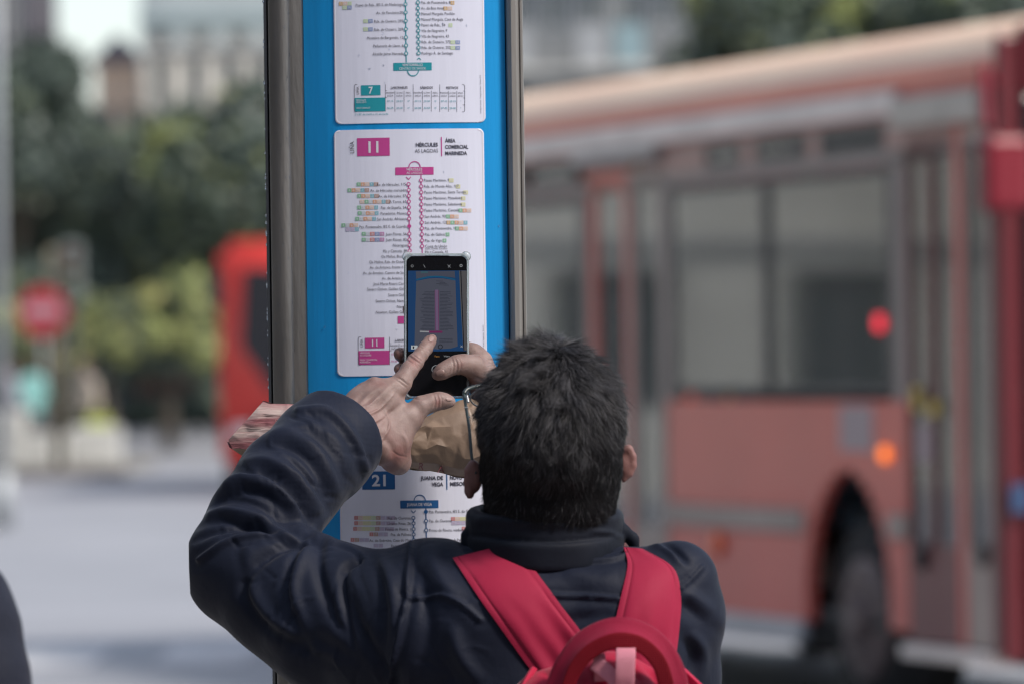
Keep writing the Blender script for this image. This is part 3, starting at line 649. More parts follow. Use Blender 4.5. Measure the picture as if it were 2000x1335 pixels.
stop = empty('bus_stop_post', (XC, SY + .12, SZ0), label='tall steel bus stop post with blue panel and three line timetables on the pavement', cat='bus stop')
def spart(name, verts, faces, m, parent=stop, smooth=False, midx=None):
    o = meshobj(name, verts, faces, m, None, smooth, midx); o.parent = parent; o.matrix_parent_inverse = parent.matrix_world.inverted() if False else Matrix.Translation(-Vector(stop.location)); return o
def colprofile(name, prof, m, z0=SZ0, z1=SZ1, smooth=True):
    """closed (x,y) outline extruded vertically"""
    nv = 12; V = []; F = []; n = len(prof)
    for j in range(nv + 1):
        z = z0 + (z1 - z0) * j / nv
        V += [(x, y, z) for x, y in prof]
    for j in range(nv):
        for i in range(n):
            F.append((j * n + i, j * n + (i + 1) % n, (j + 1) * n + (i + 1) % n, (j + 1) * n + i))
    F.append(tuple(range(n))[::-1]); F.append(tuple(nv * n + i for i in range(n)))
    return spart(name, V, F, m, smooth=False)
# left tube: round column then flat land up to the panel
xl0, xl1, xlc = sx(533), sx(596), sx(551)
R_ = (sx(575) - sx(531)) / 2
prof = [(xlc + R_ * math.cos(a), SY - 0.008 + R_ * math.sin(a)) for a in np.linspace(math.pi * 0.72, math.pi * 1.9, 20)]
prof += [(sx(579), SY - .0115), (sx(594), SY - .007), (xl1, SY - .0045), (xl1, SY + .2), (xl0 + .004, SY + .2)]
o = colprofile('steel_column', prof, M_steelD)
for p in o.data.polygons: p.use_smooth = len(p.vertices) == 4
o.data.set_sharp_from_angle(angle=0.5) if hasattr(o.data, 'set_sharp_from_angle') else None
colprofile('side_channel', [(sx(524.6), SY + .012), (sx(535), SY + .012), (sx(535), SY + .17), (sx(524.6), SY + .17)], M_darkgap)
colprofile('side_rail', [(sx(519.5), SY + .0), (sx(525), SY - .001), (sx(525), SY + .19), (sx(519.5), SY + .19)], M_rail)
# right column
xr0 = sx(992.5)
prof = [(xr0, SY + .004), (sx(995), SY - .001), (sx(1003), SY - .0055), (sx(1012), SY - .0035), (sx(1019.5), SY + .002), (sx(1020.5), SY + .000),
        (sx(1024.5), SY + .0005), (sx(1026), SY + .004), (sx(1026), SY + .2), (xr0, SY + .2)]
o = colprofile('steel_column', prof, M_steelL)
colprofile('panel_seam', [(sx(989), SY + .019), (sx(994), SY + .019), (sx(994), SY + .03), (sx(989), SY + .03)], M_darkgap)
colprofile('back_cover', [(xl1 + .001, SY + .06), (xr0 - .001, SY + .06), (xr0 - .001, SY + .19), (xl1 + .001, SY + .19)], M_steelL, SZ0, SZ1 - .01)

def bentgrid(name, x0, x1, z0, z1, off, m, thick=.002, nx=24, parent=stop, rad=0.0):
    """curved sheet following the panel bulge, corners rounded by rad, with a rim"""
    pts = []
    if rad > 0:
        for cx, cz, a0 in ((x1 - rad, z1 - rad, 0), (x0 + rad, z1 - rad, 90), (x0 + rad, z0 + rad, 180), (x1 - rad, z0 + rad, 270)):
            for k in range(7): a = math.radians(a0 + 15 * k); pts.append((cx + rad * math.cos(a), cz + rad * math.sin(a)))
    xs = sorted(set([x0, x1] + [x0 + (x1 - x0) * i / nx for i in range(nx + 1)]))
    V, F, MI = [], [], []
    def zlim(x):
        if rad <= 0: return z0, z1
        d = max(0, rad - (x - x0), rad - (x1 - x)); c = rad - math.sqrt(max(0, rad * rad - d * d)); return z0 + c, z1 - c
    if rad: xs = sorted(xs + [x0 + rad * t for t in (.05, .15, .3, .5, .75)] + [x1 - rad * t for t in (.05, .15, .3, .5, .75)])
    nz = 16
    for x in xs:
        a, b = zlim(x)
        for j in range(nz + 1): V.append((x, bulge(x) - off, a + (b - a) * j / nz))
    for i in range(len(xs) - 1):
        for j in range(nz): F.append((i * (nz + 1) + j, (i + 1) * (nz + 1) + j, (i + 1) * (nz + 1) + j + 1, i * (nz + 1) + j + 1))
    o = spart(name, V, F, m, parent, True)
    s = o.modifiers.new('t', 'SOLIDIFY'); s.thickness = thick; s.offset = -1; s = o.modifiers.new('e', 'EDGE_SPLIT'); s.split_angle = .6
    if parent is not stop: o.matrix_parent_inverse = Matrix.Identity(4)
    return o
bentgrid('blue_panel', XL, XR, SZ0 + .1, SZ1 - .05, 0.0, M_blue, .004)

# ---- printing: shapes and text collected per sheet, then linked as one mesh
TXT = []
class Print:
    def __init__(s): s.V, s.F, s.I, s.mats = [], [], [], []
    def mi(s, m):
        if m not in s.mats: s.mats.append(m)
        return s.mats.index(m)
    def add(s, vs, fs, m, off):
        b = len(s.V); s.V += [(x, bulge(x) - off, z) for x, z in vs]; s.F += [tuple(b + i for i in f) for f in fs]; s.I += [s.mi(m)] * len(fs)
    def rect(s, x0, y0, x1, y1, m, off=.0011):
        """px corners"""
        a, b = sx(x0, (y0 + y1) / 2), sx(x1, (y0 + y1) / 2); xm = (x0 + x1) / 2; z0, z1 = szz(y1, xm), szz(y0, xm); n = max(1, int((x1 - x0) / 12))
        for i in range(n):
            p, q = a + (b - a) * i / n, a + (b - a) * (i + 1) / n
            s.add([(p, z0), (q, z0), (q, z1), (p, z1)], [(0, 1, 2, 3)], m, off)
    def line(s, x0, y0, x1, y1, w, m, off=.0011):
        p = np.array([sx(x0, y0), szz(y0, x0)]); q = np.array([sx(x1, y1), szz(y1, x1)]); d = q - p; L = np.linalg.norm(d) or 1; n_ = np.array([-d[1], d[0]]) / L * w / 2 / 1606
        s.add([tuple(p - n_), tuple(q - n_), tuple(q + n_), tuple(p + n_)], [(0, 1, 2, 3)], m, off)
    def ring(s, x, y, r, w, m, off=.0012, a0=0, a1=360, fill=None):
        c = np.array([sx(x, y), szz(y, x)]); k = 1 / 1606; N = 20; A = np.radians(np.linspace(a0, a1, N + 1)); V = []
        for a in A: V += [tuple(c + np.array([math.cos(a), math.sin(a)]) * (r - w / 2) * k), tuple(c + np.array([math.cos(a), math.sin(a)]) * (r + w / 2) * k)]
        s.add(V, [(2 * i, 2 * i + 1, 2 * i + 3, 2 * i + 2) for i in range(N)], m, off)
        if fill is not None:
            V = [tuple(c + np.array([math.cos(a), math.sin(a)]) * (r - w / 2) * k) for a in A[:-1]]; s.add(V, [tuple(range(N))], fill, off - .0001)
    def text(s, t, x, y, cap, m, al='l', off=.0013, w=None, rot=0, bold=0.0, xs=0.86):
        TXT.append((s, t, x, y, cap, m, al, off, w, rot, bold, xs))
    def done(s, name, parent):
        o = meshobj(name, s.V, s.F, s.mats, parent, False, s.I); return o

def flush_text(conv):
    objs = []; cache = {}
    for j in TXT:
        key = (j[1], round(j[10], 3))
        if key not in cache:
            cu = bpy.data.curves.new('t', 'FONT'); cu.body = j[1]; cu.size = 1.0; cu.resolution_u = 3; cu.offset = j[10]; cu.fill_mode = 'FRONT'
            o = bpy.data.objects.new('t', cu); C.objects.link(o); cache[key] = o; objs.append(o)
    bpy.context.view_layer.update(); dg = bpy.context.evaluated_depsgraph_get(); geo = {}
    for key, o in cache.items():
        e = o.evaluated_get(dg); me = e.to_mesh()
        v = np.array([tuple(q.co) for q in me.vertices]).reshape(-1, 3)[:, :2]; f = [tuple(p.vertices) for p in me.polygons]; e.to_mesh_clear()
        geo[key] = (v, f)
    for o in objs:
        d = o.data; bpy.data.objects.remove(o); bpy.data.curves.remove(d)
    for s, t, x, y, cap, m, al, off, w, rot, bold, xs in TXT:
        v, f = geo[(t, round(bold, 3))]
        if len(v) == 0: continue
        conv(s, v, f, x, y, cap, m, al, off, w, rot, xs)
    TXT.clear()

def conv_sign(s, v, f, x, y, cap, m, al, off, w, rot, xs):
    k = cap / 0.70 / 1606; v = v.copy(); a, b = v[:, 0].min(), v[:, 0].max(); kx = k * xs
    if w: kx = (w / 1606) / max(b - a, 1e-6)
    v[:, 0] = (v[:, 0] - a) * kx; v[:, 1] = (v[:, 1] - 0.35) * k; W_ = (b - a) * kx
    v[:, 0] -= {'l': 0, 'r': W_, 'c': W_ / 2}[al]
    if rot: v = np.stack([-v[:, 1], v[:, 0]], 1)
    cx, cz = sx(x, y), szz(y, x)
    s.add([(cx + p[0], cz + p[1]) for p in v], f, m, off)

K = flat('print_black', lin(0.06, 0.06, 0.085), 0.4); TEAL = flat('print_teal', lin(0.02, 0.27, 0.33), 0.35); PINK = flat('print_pink', lin(0.46, 0.06, 0.25), 0.35)
NAVY = flat('print_blue', lin(0.02, 0.10, 0.27), 0.35); WHT = flat('print_white', lin(0.62, 0.62, 0.68), 0.35)
BC = {'g': (.05, .35, .15), 'o': (.55, .2, .05), 'p': (.62, .42, .32), 't': (.04, .33, .45), 'b': (.30, .13, .09), 'y': (.55, .55, .22), 'l': (.42, .48, .55), 'r': (.45, .04, .05),
      'u': (.06, .15, .42), 'm': (.35, .05, .3), 'v': (.36, .33, .55), 'k': (.55, .35, .5), 'e': (.40, .55, .28), 'a': (.50, .28, .05)}
BC = {k: flat('badge_print_' + w, lin(*[.72 * q + .20 for q in BC[k]]), .4) for k, w in zip(BC, 'green orange peach cyan brown yellow pale red blue magenta violet rose lime amber'.split())}
def badges(p, x, y, codes, w=8.0, h=7.4):
    """codes like 'g4 o6 p6A'"""
    for c in codes.split():
        ww = w * (1.18 if len(c) > 2 else 1)
        p.rect(x + .3, y - h / 2, x + ww - .3, y + h / 2, BC[c[0]]); 
        if len(c) > 1: p.text(c[1:], x + ww / 2, y, 4.6, WHT if c[0] not in 'lyv' else BC['k'] if c[0] == 'v' else WHT, 'c', xs=.75)
        x += ww

def table(p, col, x0, y0, x1, y1, xs1, num, r1, r2, times, full=True):
    X = [x0] + xs1; H = y1 - y0; yh = [y0 + H * .235, y0 + H * .49, y0 + H * .745]
    for a in (y0, y1): p.line(x0 + 3, a, x1 - 3, a, .8, K)
    p.line(x0, y0 + 3, x0, y1 - 3, .8, K); p.line(x1, y0 + 3, x1, y1 - 3, .8, K)
    for (cx, cy, a) in ((x0 + 3, y0 + 3, 90), (x1 - 3, y0 + 3, 0), (x0 + 3, y1 - 3, 180), (x1 - 3, y1 - 3, 270)): p.ring(cx, cy, 3, .8, K, a0=a, a1=a + 90)
    p.rect(x0 + .6, yh[1], xs1[0], y1 - .6, col); p.line(x0, yh[2], x1, yh[2], .7, K, .0014); p.line(xs1[0], yh[1], x1, yh[1], .7, K)
    p.line(xs1[0], yh[0], x1, yh[0], .7, K)
    for i, a in enumerate(xs1): p.line(a, y0 if i % 3 == 0 else yh[0], a, y1, .7, K)
    p.rect(x0 + 13, y0 + H * .03, x0 + 51, y0 + H * .40, col); p.text(num, x0 + 32, y0 + H * .215, 13.5, WHT, 'c', bold=.02)
    p.text('LIÑA', x0 + 6.5, y0 + H * .22, 5, K, 'c', rot=1, w=15)
    for i, h in enumerate(('LABORABLES', 'SÁBADOS', 'FESTIVOS')):
        a, b = xs1[3 * i], (xs1 + [x1])[3 * i + 3]; p.text(h, (a + b) / 2, y0 + H * .12, 4.6, K, 'c', bold=.018)
    ends = xs1 + [x1]
    for i in range(9):
        c = (ends[i] + ends[i + 1]) / 2; h = (('PRIMEIRA', 'SAÍDA'), ('ÚLTIMA', 'SAÍDA'), ('FREC.', 'APROX.'))[i % 3]
        p.text(h[0], c, y0 + H * .31, 3.2, K, 'c', w=min(16, 2.1 * len(h[0]))); p.text(h[1], c, y0 + H * .42, 3.2, K, 'c', w=12)
        for r in (0, 1): p.text(times[r][i], c, y0 + H * (.615 + .25 * r), 3.6, col, 'c', w=12 if len(times[r][i]) > 3 else None)
    for r, tx in enumerate((r1, r2)):
        for q, line_ in enumerate(tx): p.text(line_, x0 + 3.5, y0 + H * (.615 + .25 * r) + (q * 4.4 - 2.2 if len(tx) > 1 else 0), 3.4, WHT, 'l', off=.0016)

def stops(p, col, x0, dx, rows, side, y_from, y_to):
    n = lambda y: x0 + dx * (y - y_from)
    p.line(n(y_from), y_from, n(y_to), y_to, 2.0, col)
    for r in rows:
        y, t = r[0], r[1]; fill = WHT if not (len(r) > 3 and r[3] == 'F') else col
        p.ring(n(y), y, 3.1, 1.6, col, off=.0015, fill=fill)
        if side == 'l': p.text(t, n(y) - 5.6, y, 5.5, K, 'r', xs=.86)
        else: p.text(t, n(y) + 5.8, y, 5.5, K, 'l', xs=.86)
        if len(r) > 2 and r[2]: badges(p, r[2][0], y + (r[2][2] if len(r[2]) > 2 else 0), r[2][1])

def sheet(x0a, y0, y1, x1a, skew=0.0139):
    """laminated sheet given its pixel edges at mid height"""
    ym = (y0 + y1) / 2
    o = bentgrid('timetable_sheet', sx(x0a, ym), sx(x1a, ym), szz(y1, 800), szz(y0, 800), .0008, M_paper, .0006, nx=20, rad=12 / 1606)
    # raised film rim
    a, b, c, d = sx(x0a, ym) , sx(x1a, ym), szz(y1, 800), szz(y0, 800); r = 11 / 1606; V = []; F = []
    ring = []
    for cx, cz, a0 in ((b - r, d - r, 0), (a + r, d - r, 90), (a + r, c + r, 180), (b - r, c + r, 270)):
        for k in range(7): t = math.radians(a0 + 15 * k); ring.append((cx, cz, math.cos(t), math.sin(t)))
    n = len(ring)
    for cx, cz, u, w in ring:
        for q, (dr, do) in enumerate(((0, .0006), (-1.0 / 1606, .0011), (-2.6 / 1606, .0011), (-4 / 1606, .0009))):
            x = cx + u * (r + dr); V.append((x, bulge(x) - do, cz + w * (r + dr)))
    for i in range(n):
        for q in range(3): F.append((4 * i + q, 4 * ((i + 1) % n) + q, 4 * ((i + 1) % n) + q + 1, 4 * i + q + 1))
    e = meshobj('film_rim', V, F, M_filmedge, o, True)
    return o

T1 = (("07:15", "23:23", "14'", "07:15", "23:30", "15'", "07:10", "23:10", "*"), ("06:38", "23:00", "14'", "06:38", "23:03", "15'", "07:40", "23:48", "*"))
# --- line 7
sh = sheet(649.8, -500, 241.5, 943.5); p = Print()
for (y, t, bd) in ((10.7, 'Paseo de Rda., IES S. de Madariaga', (662, 'a3 p3A e5', -2)), (26.5, 'Av. de Peruleiro,20', None), (43, 'Rda. de Outeiro, 293', (710, 'e22 u14')), (59, 'Rda. de Outeiro, 269', (710, 'e22 u14')),
                   (75, 'Mosteiro de Bergondo, 12', None), (91, 'Peñamaría de Llano, 6', None), (106.5, 'Alcalde Jaime Hervada', None)):
    p.ring(792.5 + .0139 * y, y, 3.1, 1.6, TEAL, off=.0015, fill=WHT); p.text(t, 787 + .0139 * y, y, 5.4, K, 'r')
    if bd: badges(p, bd[0], y + (bd[2] if len(bd) > 2 else 0), bd[1])
badges(p, 669, 16.3, 'e22 u14')
p.line(790, -200, 794, 124, 2, TEAL); p.line(814, -200, 818.6, 106, 2, TEAL)
for i in range(1, 12): p.ring(792.5 - .22 * i, 10.7 - 16 * i, 3.1, 1.6, TEAL, off=.0015, fill=WHT); p.ring(816.7 - .16 * i, 7.2 - 11.2 * i, 3.1, 1.6, TEAL, off=.0015, fill=WHT)
for (y, t, bd) in ((7.2, 'Pza. de Pontevedra, 8', (880, 'a3')), (18.3, 'Av. de Bos Aires', (866, 'a3 p3A')), (29, 'Manuel Murguía, Pavillón', None), (40, 'Manuel Murguía, Casa da Auga', None), (51, 'Paseo de Rda., 24', (876, 'e5')),
                   (62, 'Vila de Negreira, 9', None), (73, 'Vila de Negreira, 43', None), (84, 'Rda. de Outeiro, 272', (880, 'e22 u14')), (95, 'Rda. de Outeiro, 252', (880, 'e22 u14')), (106, 'Rodrigo A. de Santiago', None)):
    p.ring(816.7 + .0139 * y, y, 3.1, 1.6, TEAL, off=.0015, fill=WHT); p.text(t, 822.6 + .0139 * y, y, 5.4, K, 'l')
    if bd: badges(p, bd[0], y, bd[1])
p.line(818.7, 115, 815, 119, 1.5, TEAL); p.line(818.7, 115, 822.4, 119, 1.5, TEAL)
p.rect(769, 124.5, 843.6, 139.7, TEAL); p.text('VENTORRILLO', 806, 128.7, 5, WHT, 'c', bold=.015, w=40); p.text('CENTRO DE SAÚDE', 806, 135.7, 4.8, WHT, 'c', w=52)
p.ring(807.3, 139.7, 10.5, 1.8, TEAL, a0=180, a1=360)
table(p, TEAL, 692.8, 166.5, 907.9, 219.7, [753.4, 772, 789.8, 807.6, 825.5, 842.8, 859.4, 876, 892.5], '7', ('HÉRCULES', 'MERCADO'), ('VENTORRILLO',), T1)
p.text("(*) 20' de mañá e 15' de tarde", 694, 224.8, 3.6, TEAL, 'l', w=65)
p.text('Concello da Coruña   Transporte urbano   Febreiro 2013', 938.5, 185, 2.6, K, 'c', rot=1, w=75)
pr7 = (p, sh)
# --- line 11
sh = sheet(655.5, 253.5, 732.5, 948.3); p = Print()
p.text('LIÑA', 688, 289, 8.5, K, 'c', rot=1, w=23); p.rect(698, 270.8, 761.8, 306, PINK); p.text('11', 730, 288.3, 21.5, WHT, 'c', bold=.025, w=19.5)
p.text('HÉRCULES', 855.7, 283.8, 7.2, K, 'r', bold=.028, w=43); p.text('AS LAGOAS', 856, 295.6, 7, K, 'r', w=45); p.rect(861.6, 269, 863.7, 306.6, PINK)
p.text('ÁREA', 869.7, 276, 7, K, 'l', bold=.028, w=20); p.text('COMERCIAL', 869.8, 288.2, 7, K, 'l', bold=.028, w=45); p.text('MARINEDA', 870, 300.6, 7, K, 'l', bold=.028, w=42.5)
p.ring(810.3, 328, 11, 1.8, PINK, a0=0, a1=180); p.rect(772.7, 327.9, 847.3, 342.8, PINK); p.text('HÉRCULES', 810, 332, 5, WHT, 'c', bold=.015, w=30); p.text('AS LAGOAS', 810, 339, 4.8, WHT, 'c', w=31)
p.line(798.6, 352, 794, 347, 1.6, PINK); p.line(798.6, 352, 803, 347, 1.6, PINK)
L = [(361, 'Av. de Hércules, 115', (697, 'g4 o6 p6A t7 b17')), (372.4, 'Av. de Hércules mercado', (679, 'g4 o6 p6A t7 b17')), (383.7, 'Av. de Hércules, 37', (698, 'g4 o6 p6A t7 b17')),
     (394.9, 'A Torre, 63', (703, 'p3A g4 l5 o6 p6A t7 b17')), (406.1, 'Pza. de España, 24', (698, 'g4 l5 o6 p6A t7')), (417.2, 'Panadeiras, Museo', (699, 'g4 l5 o6 p6A t7')),
     (428.2, 'San Andrés, Africano', (694, 'g4 l5 o6 p6A t7')), (442.8, 'Pza. Pontevedra, IES E. da Guarda', (667, 'g4 l5 o6 p6A', -2.2), 'F'), (457.6, 'Juan Flórez, 56', (707, 'g4 l5 r20 u24 m1A')),
     (468.7, 'Juan Flórez, 82', (707, 'g4 l5 r20 u24 m1A')), (479.4, 'Nicaragua',), (490.5, 'Pla y Cancela, 38',)]
stops(p, PINK, 798.6, .0165, L, 'l', 361, 500); badges(p, 675, 448.5, 'v22 v23 t7')
Rr = [(353.4, 'Paseo Marítimo, 9', (877, 'y3A')), (365.2, 'Rda. de Monte Alto, 117', (890, 'y3A')), (376.7, 'Paseo Marítimo, Santa Teresa', (905, 'y3A')), (388.2, 'Paseo Marítimo, Matadoiro', (900, 'y3A')),
      (400.1, 'Paseo Marítimo, Salesianos', (900, 'y3A')), (411.8, 'Paseo Marítimo, Cancela', (895.5, 'g4 o6 p6A')), (423.7, 'San Andrés, 93', (871, 'g4 o6 p6A')), (435.4, 'San Andrés, 121', (872, 'a3 g4 o6 p6A t7')),
      (446.9, 'Pza. de Pontevedra, 11', (888.5, 'g4 o6 p6A')), (458.7, 'Pza. de Galicia', (870.5, 'g4')), (470.6, 'Pza. de Vigo', (864.5, 'g4')), (481.7, 'Costa da Unión',)]
stops(p, PINK, 822.8, .0165, Rr, 'r', 343, 500); p.text('antes, Gómez Zamalloa', 831, 486.4, 3.2, K, 'l', w=43); p.text('Pla y Cancela, 41', 831, 492.8, 5.4, K, 'l')
for x, y, t in ((745.6, 501.7, 'Os Mallos, Biscaia'), (722, 512.5, 'Os Mallos, Rda. de Outeiro'), (723, 523, 'Av. de Arteixo, fronte ó 14'), (709.6, 533.9, 'Av. de Arteixo, Centro de Saúde'), (746.6, 544.2, 'Av. de Arteixo, 35'),
                (730, 555, 'José María Rivera Corral'), (717.8, 565.3, 'Severo Ochoa, Galileo Galilei'), (759, 576.4, 'Severo Ochoa'), (734.5, 588.2, 'Severo Ochoa, Newton'), (776, 599, 'Newton'), (735, 610, 'Newton, Galileo Galilei')):
    p.text(t, x, y, 5.4, K, 'l')
p.line(800.9, 500, 803, 617, 2, PINK); p.line(825.4, 500, 827.4, 617, 2, PINK)
for i in range(10): p.ring(801 + .18 * i, 502 + 10.8 * i, 3.1, 1.6, PINK, off=.0015, fill=WHT); p.ring(825.5 + .18 * i, 502 + 10.8 * i, 3.1, 1.6, PINK, off=.0015, fill=WHT)
p.rect(777.4, 617, 852, 631.7, PINK)
table(p, PINK, 700.4, 657.8, 915.5, 712, [761.6, 780, 798, 815.5, 833, 851, 867.5, 884, 900], '11', ('HÉRCULES', 'AS LAGOAS'), ('ÁREA COMERCIAL', 'MARINEDA'), T1)
p.text('Concello da Coruña   Transporte urbano   Febreiro 2013', 944, 660, 2.6, K, 'c', rot=1, w=50)
pr11 = (p, sh)
# --- line 21
sh = sheet(666.5, 901, 1384, 956); p = Print()
p.text('LIÑA', 698, 936, 8.5, K, 'c', rot=1, w=23); p.rect(708, 919, 772, 954.4, NAVY); p.text('21', 740.5, 936.4, 21.5, WHT, 'c', bold=.025, w=27)
p.text('JUANA DE', 865.8, 931.4, 7.2, K, 'r', bold=.028, w=44); p.text('VEGA', 866, 943.9, 7.2, K, 'r', bold=.028, w=22.5); p.rect(872, 918, 874.1, 954.5, NAVY)
p.text('NOVO', 879.4, 931.2, 7.2, K, 'l', bold=.028, w=24); p.text('MESOIRO', 879.6, 943.5, 7.2, K, 'l', bold=.028, w=41)
p.ring(820.3, 976, 11, 1.8, NAVY, a0=0, a1=180); p.rect(782.3, 975.4, 856.7, 990.8, NAVY); p.text('JUANA DE VEGA', 819.6, 983.2, 6, WHT, 'c', bold=.012, w=49)
p.line(808, 1000, 803.5, 995, 1.6, NAVY); p.line(808, 1000, 812.5, 995, 1.6, NAVY)
bl = 'r1 p1A y2 y3 e3A b17 v22 v23 v23A'
L = [(1009.5, 'Pza. de Ourense', (692, bl)), (1020, 'Linares Rivas, 26', (692, bl)), (1031, 'Primo de Rivera, 1', (690, bl)), (1041.5, 'Pza. da Palloza', (722, 'r1 b17 v22 v23')), (1052.6, 'Av. do Exército, Casa do Mar', (685, 'r1 b17 v22 v23')),
     (1063.5, 'Ramón y Cajal', (730, 'v22 v23')), (1074.5, 'Sol y Mar', (722, 'v22 v23')), (1085.5, 'Praza de Vigo, mercado', (700, 'y2 v22 v23'))]
stops(p, NAVY, 808, .0139, L, 'l', 1009, 1130)
Rr = [(997.5, 'Pza. Pontevedra, IES E. da Guarda', (919, 'g4 l5 o6', -3), 'F'), (1015.4, 'Pza. de Ourense', (881, 'r1 p1A y2 y3 l5 b17', -3.8)), (1033.5, 'Primo de Rivera, viaduto', (902, 'r1 p1A y2', -3)), (1053.4, 'Primo de Rivera, A Palloza',),
      (1067.6, 'Pza. da Palloza, 5', (889, 'r1 p1A')), (1077, 'Linares Rivas, 7', (879, 'y3 y2 e5'))]
stops(p, NAVY, 832.3, .0139, Rr, 'r', 990, 1130); badges(p, 919, 1002, 't7 k22 v23'); badges(p, 881, 1019.6, 'v20 v22 v23 v23A t24 m1A'); badges(p, 902, 1038, 'v22 v23')
pr21 = (p, sh)
flush_text(conv_sign)
for pp, s_ in (pr7, pr11, pr21): pp.done('printed_timetable', s_)
# rain drops clinging to the post
bm = bmesh.new()
for _ in range(150):
    u = random.random(); px = random.choice([519.5, random.uniform(535, 572), random.uniform(535, 572), random.uniform(600, 985)]); py = random.uniform(-40, 1000)
    x = sx(px); yy = SY - .001 if px < 525 else (SY - .008 - math.sqrt(max(0, R_ ** 2 - (x - xlc) ** 2)) if px < 580 else bulge(x) - .0008)
    r = random.uniform(.0008, .0019) if px < 600 else random.uniform(.0005, .0014)
    mtx = Matrix.Translation((x, yy, szz(py, px) )) @ Matrix.Diagonal((r * .8, r * .55, r * 1.25, 1))
    bmesh.ops.create_icosphere(bm, subdivisions=2, radius=1, matrix=mtx)
M_drop = bpy.data.materials.new('water_drop'); M_drop.use_nodes = True; b_ = M_drop.node_tree.nodes['Principled BSDF']
b_.inputs['Base Color'].default_value = (.9, .95, 1, 1); b_.inputs['Roughness'].default_value = .03; b_.inputs['Transmission Weight'].default_value = 1; b_.inputs['IOR'].default_value = 1.33
o = bmobj('water_drops', bm, M_drop, stop, True); o.matrix_parent_inverse = Matrix.Translation(-Vector(stop.location)); o['kind'] = 'stuff'
# ================================================================ THE PERSON WITH THE PHONE
M_skin = bpy.data.materials.new('skin'); M_skin.use_nodes = True
def _skin(m, base=(0.195, 0.125, 0.108), red=(0.20, 0.080, 0.072), pale=(0.265, 0.185, 0.165), bump=.35):
    t = m.node_tree; b = t.nodes['Principled BSDF']; tc = t.nodes.new('ShaderNodeTexCoord')
    at_ = t.nodes.new('ShaderNodeAttribute'); at_.attribute_name = 'blush'
    n = t.nodes.new('ShaderNodeTexNoise'); n.inputs['Scale'].default_value = 60; n.inputs['Detail'].default_value = 8; t.links.new(tc.outputs['Object'], n.inputs['Vector'])
    m1 = t.nodes.new('ShaderNodeMix'); m1.data_type = 'RGBA'; m1.inputs['A'].default_value = base + (1,); m1.inputs['B'].default_value = pale + (1,)
    mr = t.nodes.new('ShaderNodeMapRange'); mr.inputs[1].default_value = .35; mr.inputs[2].default_value = .7; t.links.new(n.outputs['Fac'], mr.inputs[0]); t.links.new(mr.outputs[0], m1.inputs['Factor'])
    m2 = t.nodes.new('ShaderNodeMix'); m2.data_type = 'RGBA'; m2.inputs['B'].default_value = red + (1,); t.links.new(m1.outputs['Result'], m2.inputs['A']); t.links.new(at_.outputs['Fac'], m2.inputs['Factor'])
    t.links.new(m2.outputs['Result'], b.inputs['Base Color']); b.inputs['Roughness'].default_value = .48; b.inputs['Subsurface Weight'].default_value = .15; b.inputs['Subsurface Radius'].default_value = (.006, .002, .001); b.inputs['Subsurface Scale'].default_value = .6
    v = t.nodes.new('ShaderNodeTexVoronoi'); v.inputs['Scale'].default_value = 900; v.feature = 'DISTANCE_TO_EDGE'; t.links.new(tc.outputs['Object'], v.inputs['Vector'])
    n2 = t.nodes.new('ShaderNodeTexNoise'); n2.inputs['Scale'].default_value = 350; n2.inputs['Detail'].default_value = 6; t.links.new(tc.outputs['Object'], n2.inputs['Vector'])
    ad = t.nodes.new('ShaderNodeMath'); ad.operation = 'ADD'; t.links.new(v.outputs[0], ad.inputs[0]); t.links.new(n2.outputs['Fac'], ad.inputs[1])
    bp = t.nodes.new('ShaderNodeBump'); bp.inputs['Strength'].default_value = bump; bp.inputs['Distance'].default_value = .0012; t.links.new(ad.outputs[0], bp.inputs['Height']); t.links.new(bp.outputs[0], b.inputs['Normal'])
_skin(M_skin)
def fabric(name, col, rough=.55, sheen=.15, weave=1400, bump=.25, var=.12, wr=0.0, coat=0):
    m = mat(name, col, rough, var=var, scale=9, sheen=sheen, coat=coat, spec=.17); t = m.node_tree; b = t.nodes['Principled BSDF']; b.inputs['Sheen Roughness'].default_value = .4
    tc = t.nodes.new('ShaderNodeTexCoord'); w1 = t.nodes.new('ShaderNodeTexWave'); w1.bands_direction = 'X'; w1.inputs['Scale'].default_value = weave / 6.28; w2 = t.nodes.new('ShaderNodeTexWave'); w2.bands_direction = 'Z'; w2.inputs['Scale'].default_value = weave / 6.28
    n = t.nodes.new('ShaderNodeTexNoise'); n.inputs['Scale'].default_value = 22; n.inputs['Detail'].default_value = 6; n.inputs['Distortion'].default_value = .6
    for q in (w1, w2, n): t.links.new(tc.outputs['Object'], q.inputs['Vector'])
    a = t.nodes.new('ShaderNodeMath'); a.operation = 'ADD'; t.links.new(w1.outputs['Fac'], a.inputs[0]); t.links.new(w2.outputs['Fac'], a.inputs[1])
    bp = t.nodes.new('ShaderNodeBump'); bp.inputs['Strength'].default_value = bump; bp.inputs['Distance'].default_value = .0003; t.links.new(a.outputs[0], bp.inputs['Height'])
    b2_ = t.nodes.new('ShaderNodeBump'); b2_.inputs['Strength'].default_value = wr; b2_.inputs['Distance'].default_value = .006; t.links.new(n.outputs['Fac'], b2_.inputs['Height']); t.links.new(bp.outputs[0], b2_.inputs['Normal']); t.links.new(b2_.outputs[0], b.inputs['Normal'])
    return m
M_jacket = fabric('navy_puffer_fabric', lin(0.008, 0.011, 0.023), .60, .04, wr=.35); M_collar = fabric('collar_fabric', lin(0.006, 0.008, 0.015), .65, .04, wr=.3)
M_jeans = fabric('dark_trousers', lin(.03, .035, .05), .8); M_shoe = flat('black_shoe', lin(.02, .02, .02), .5)

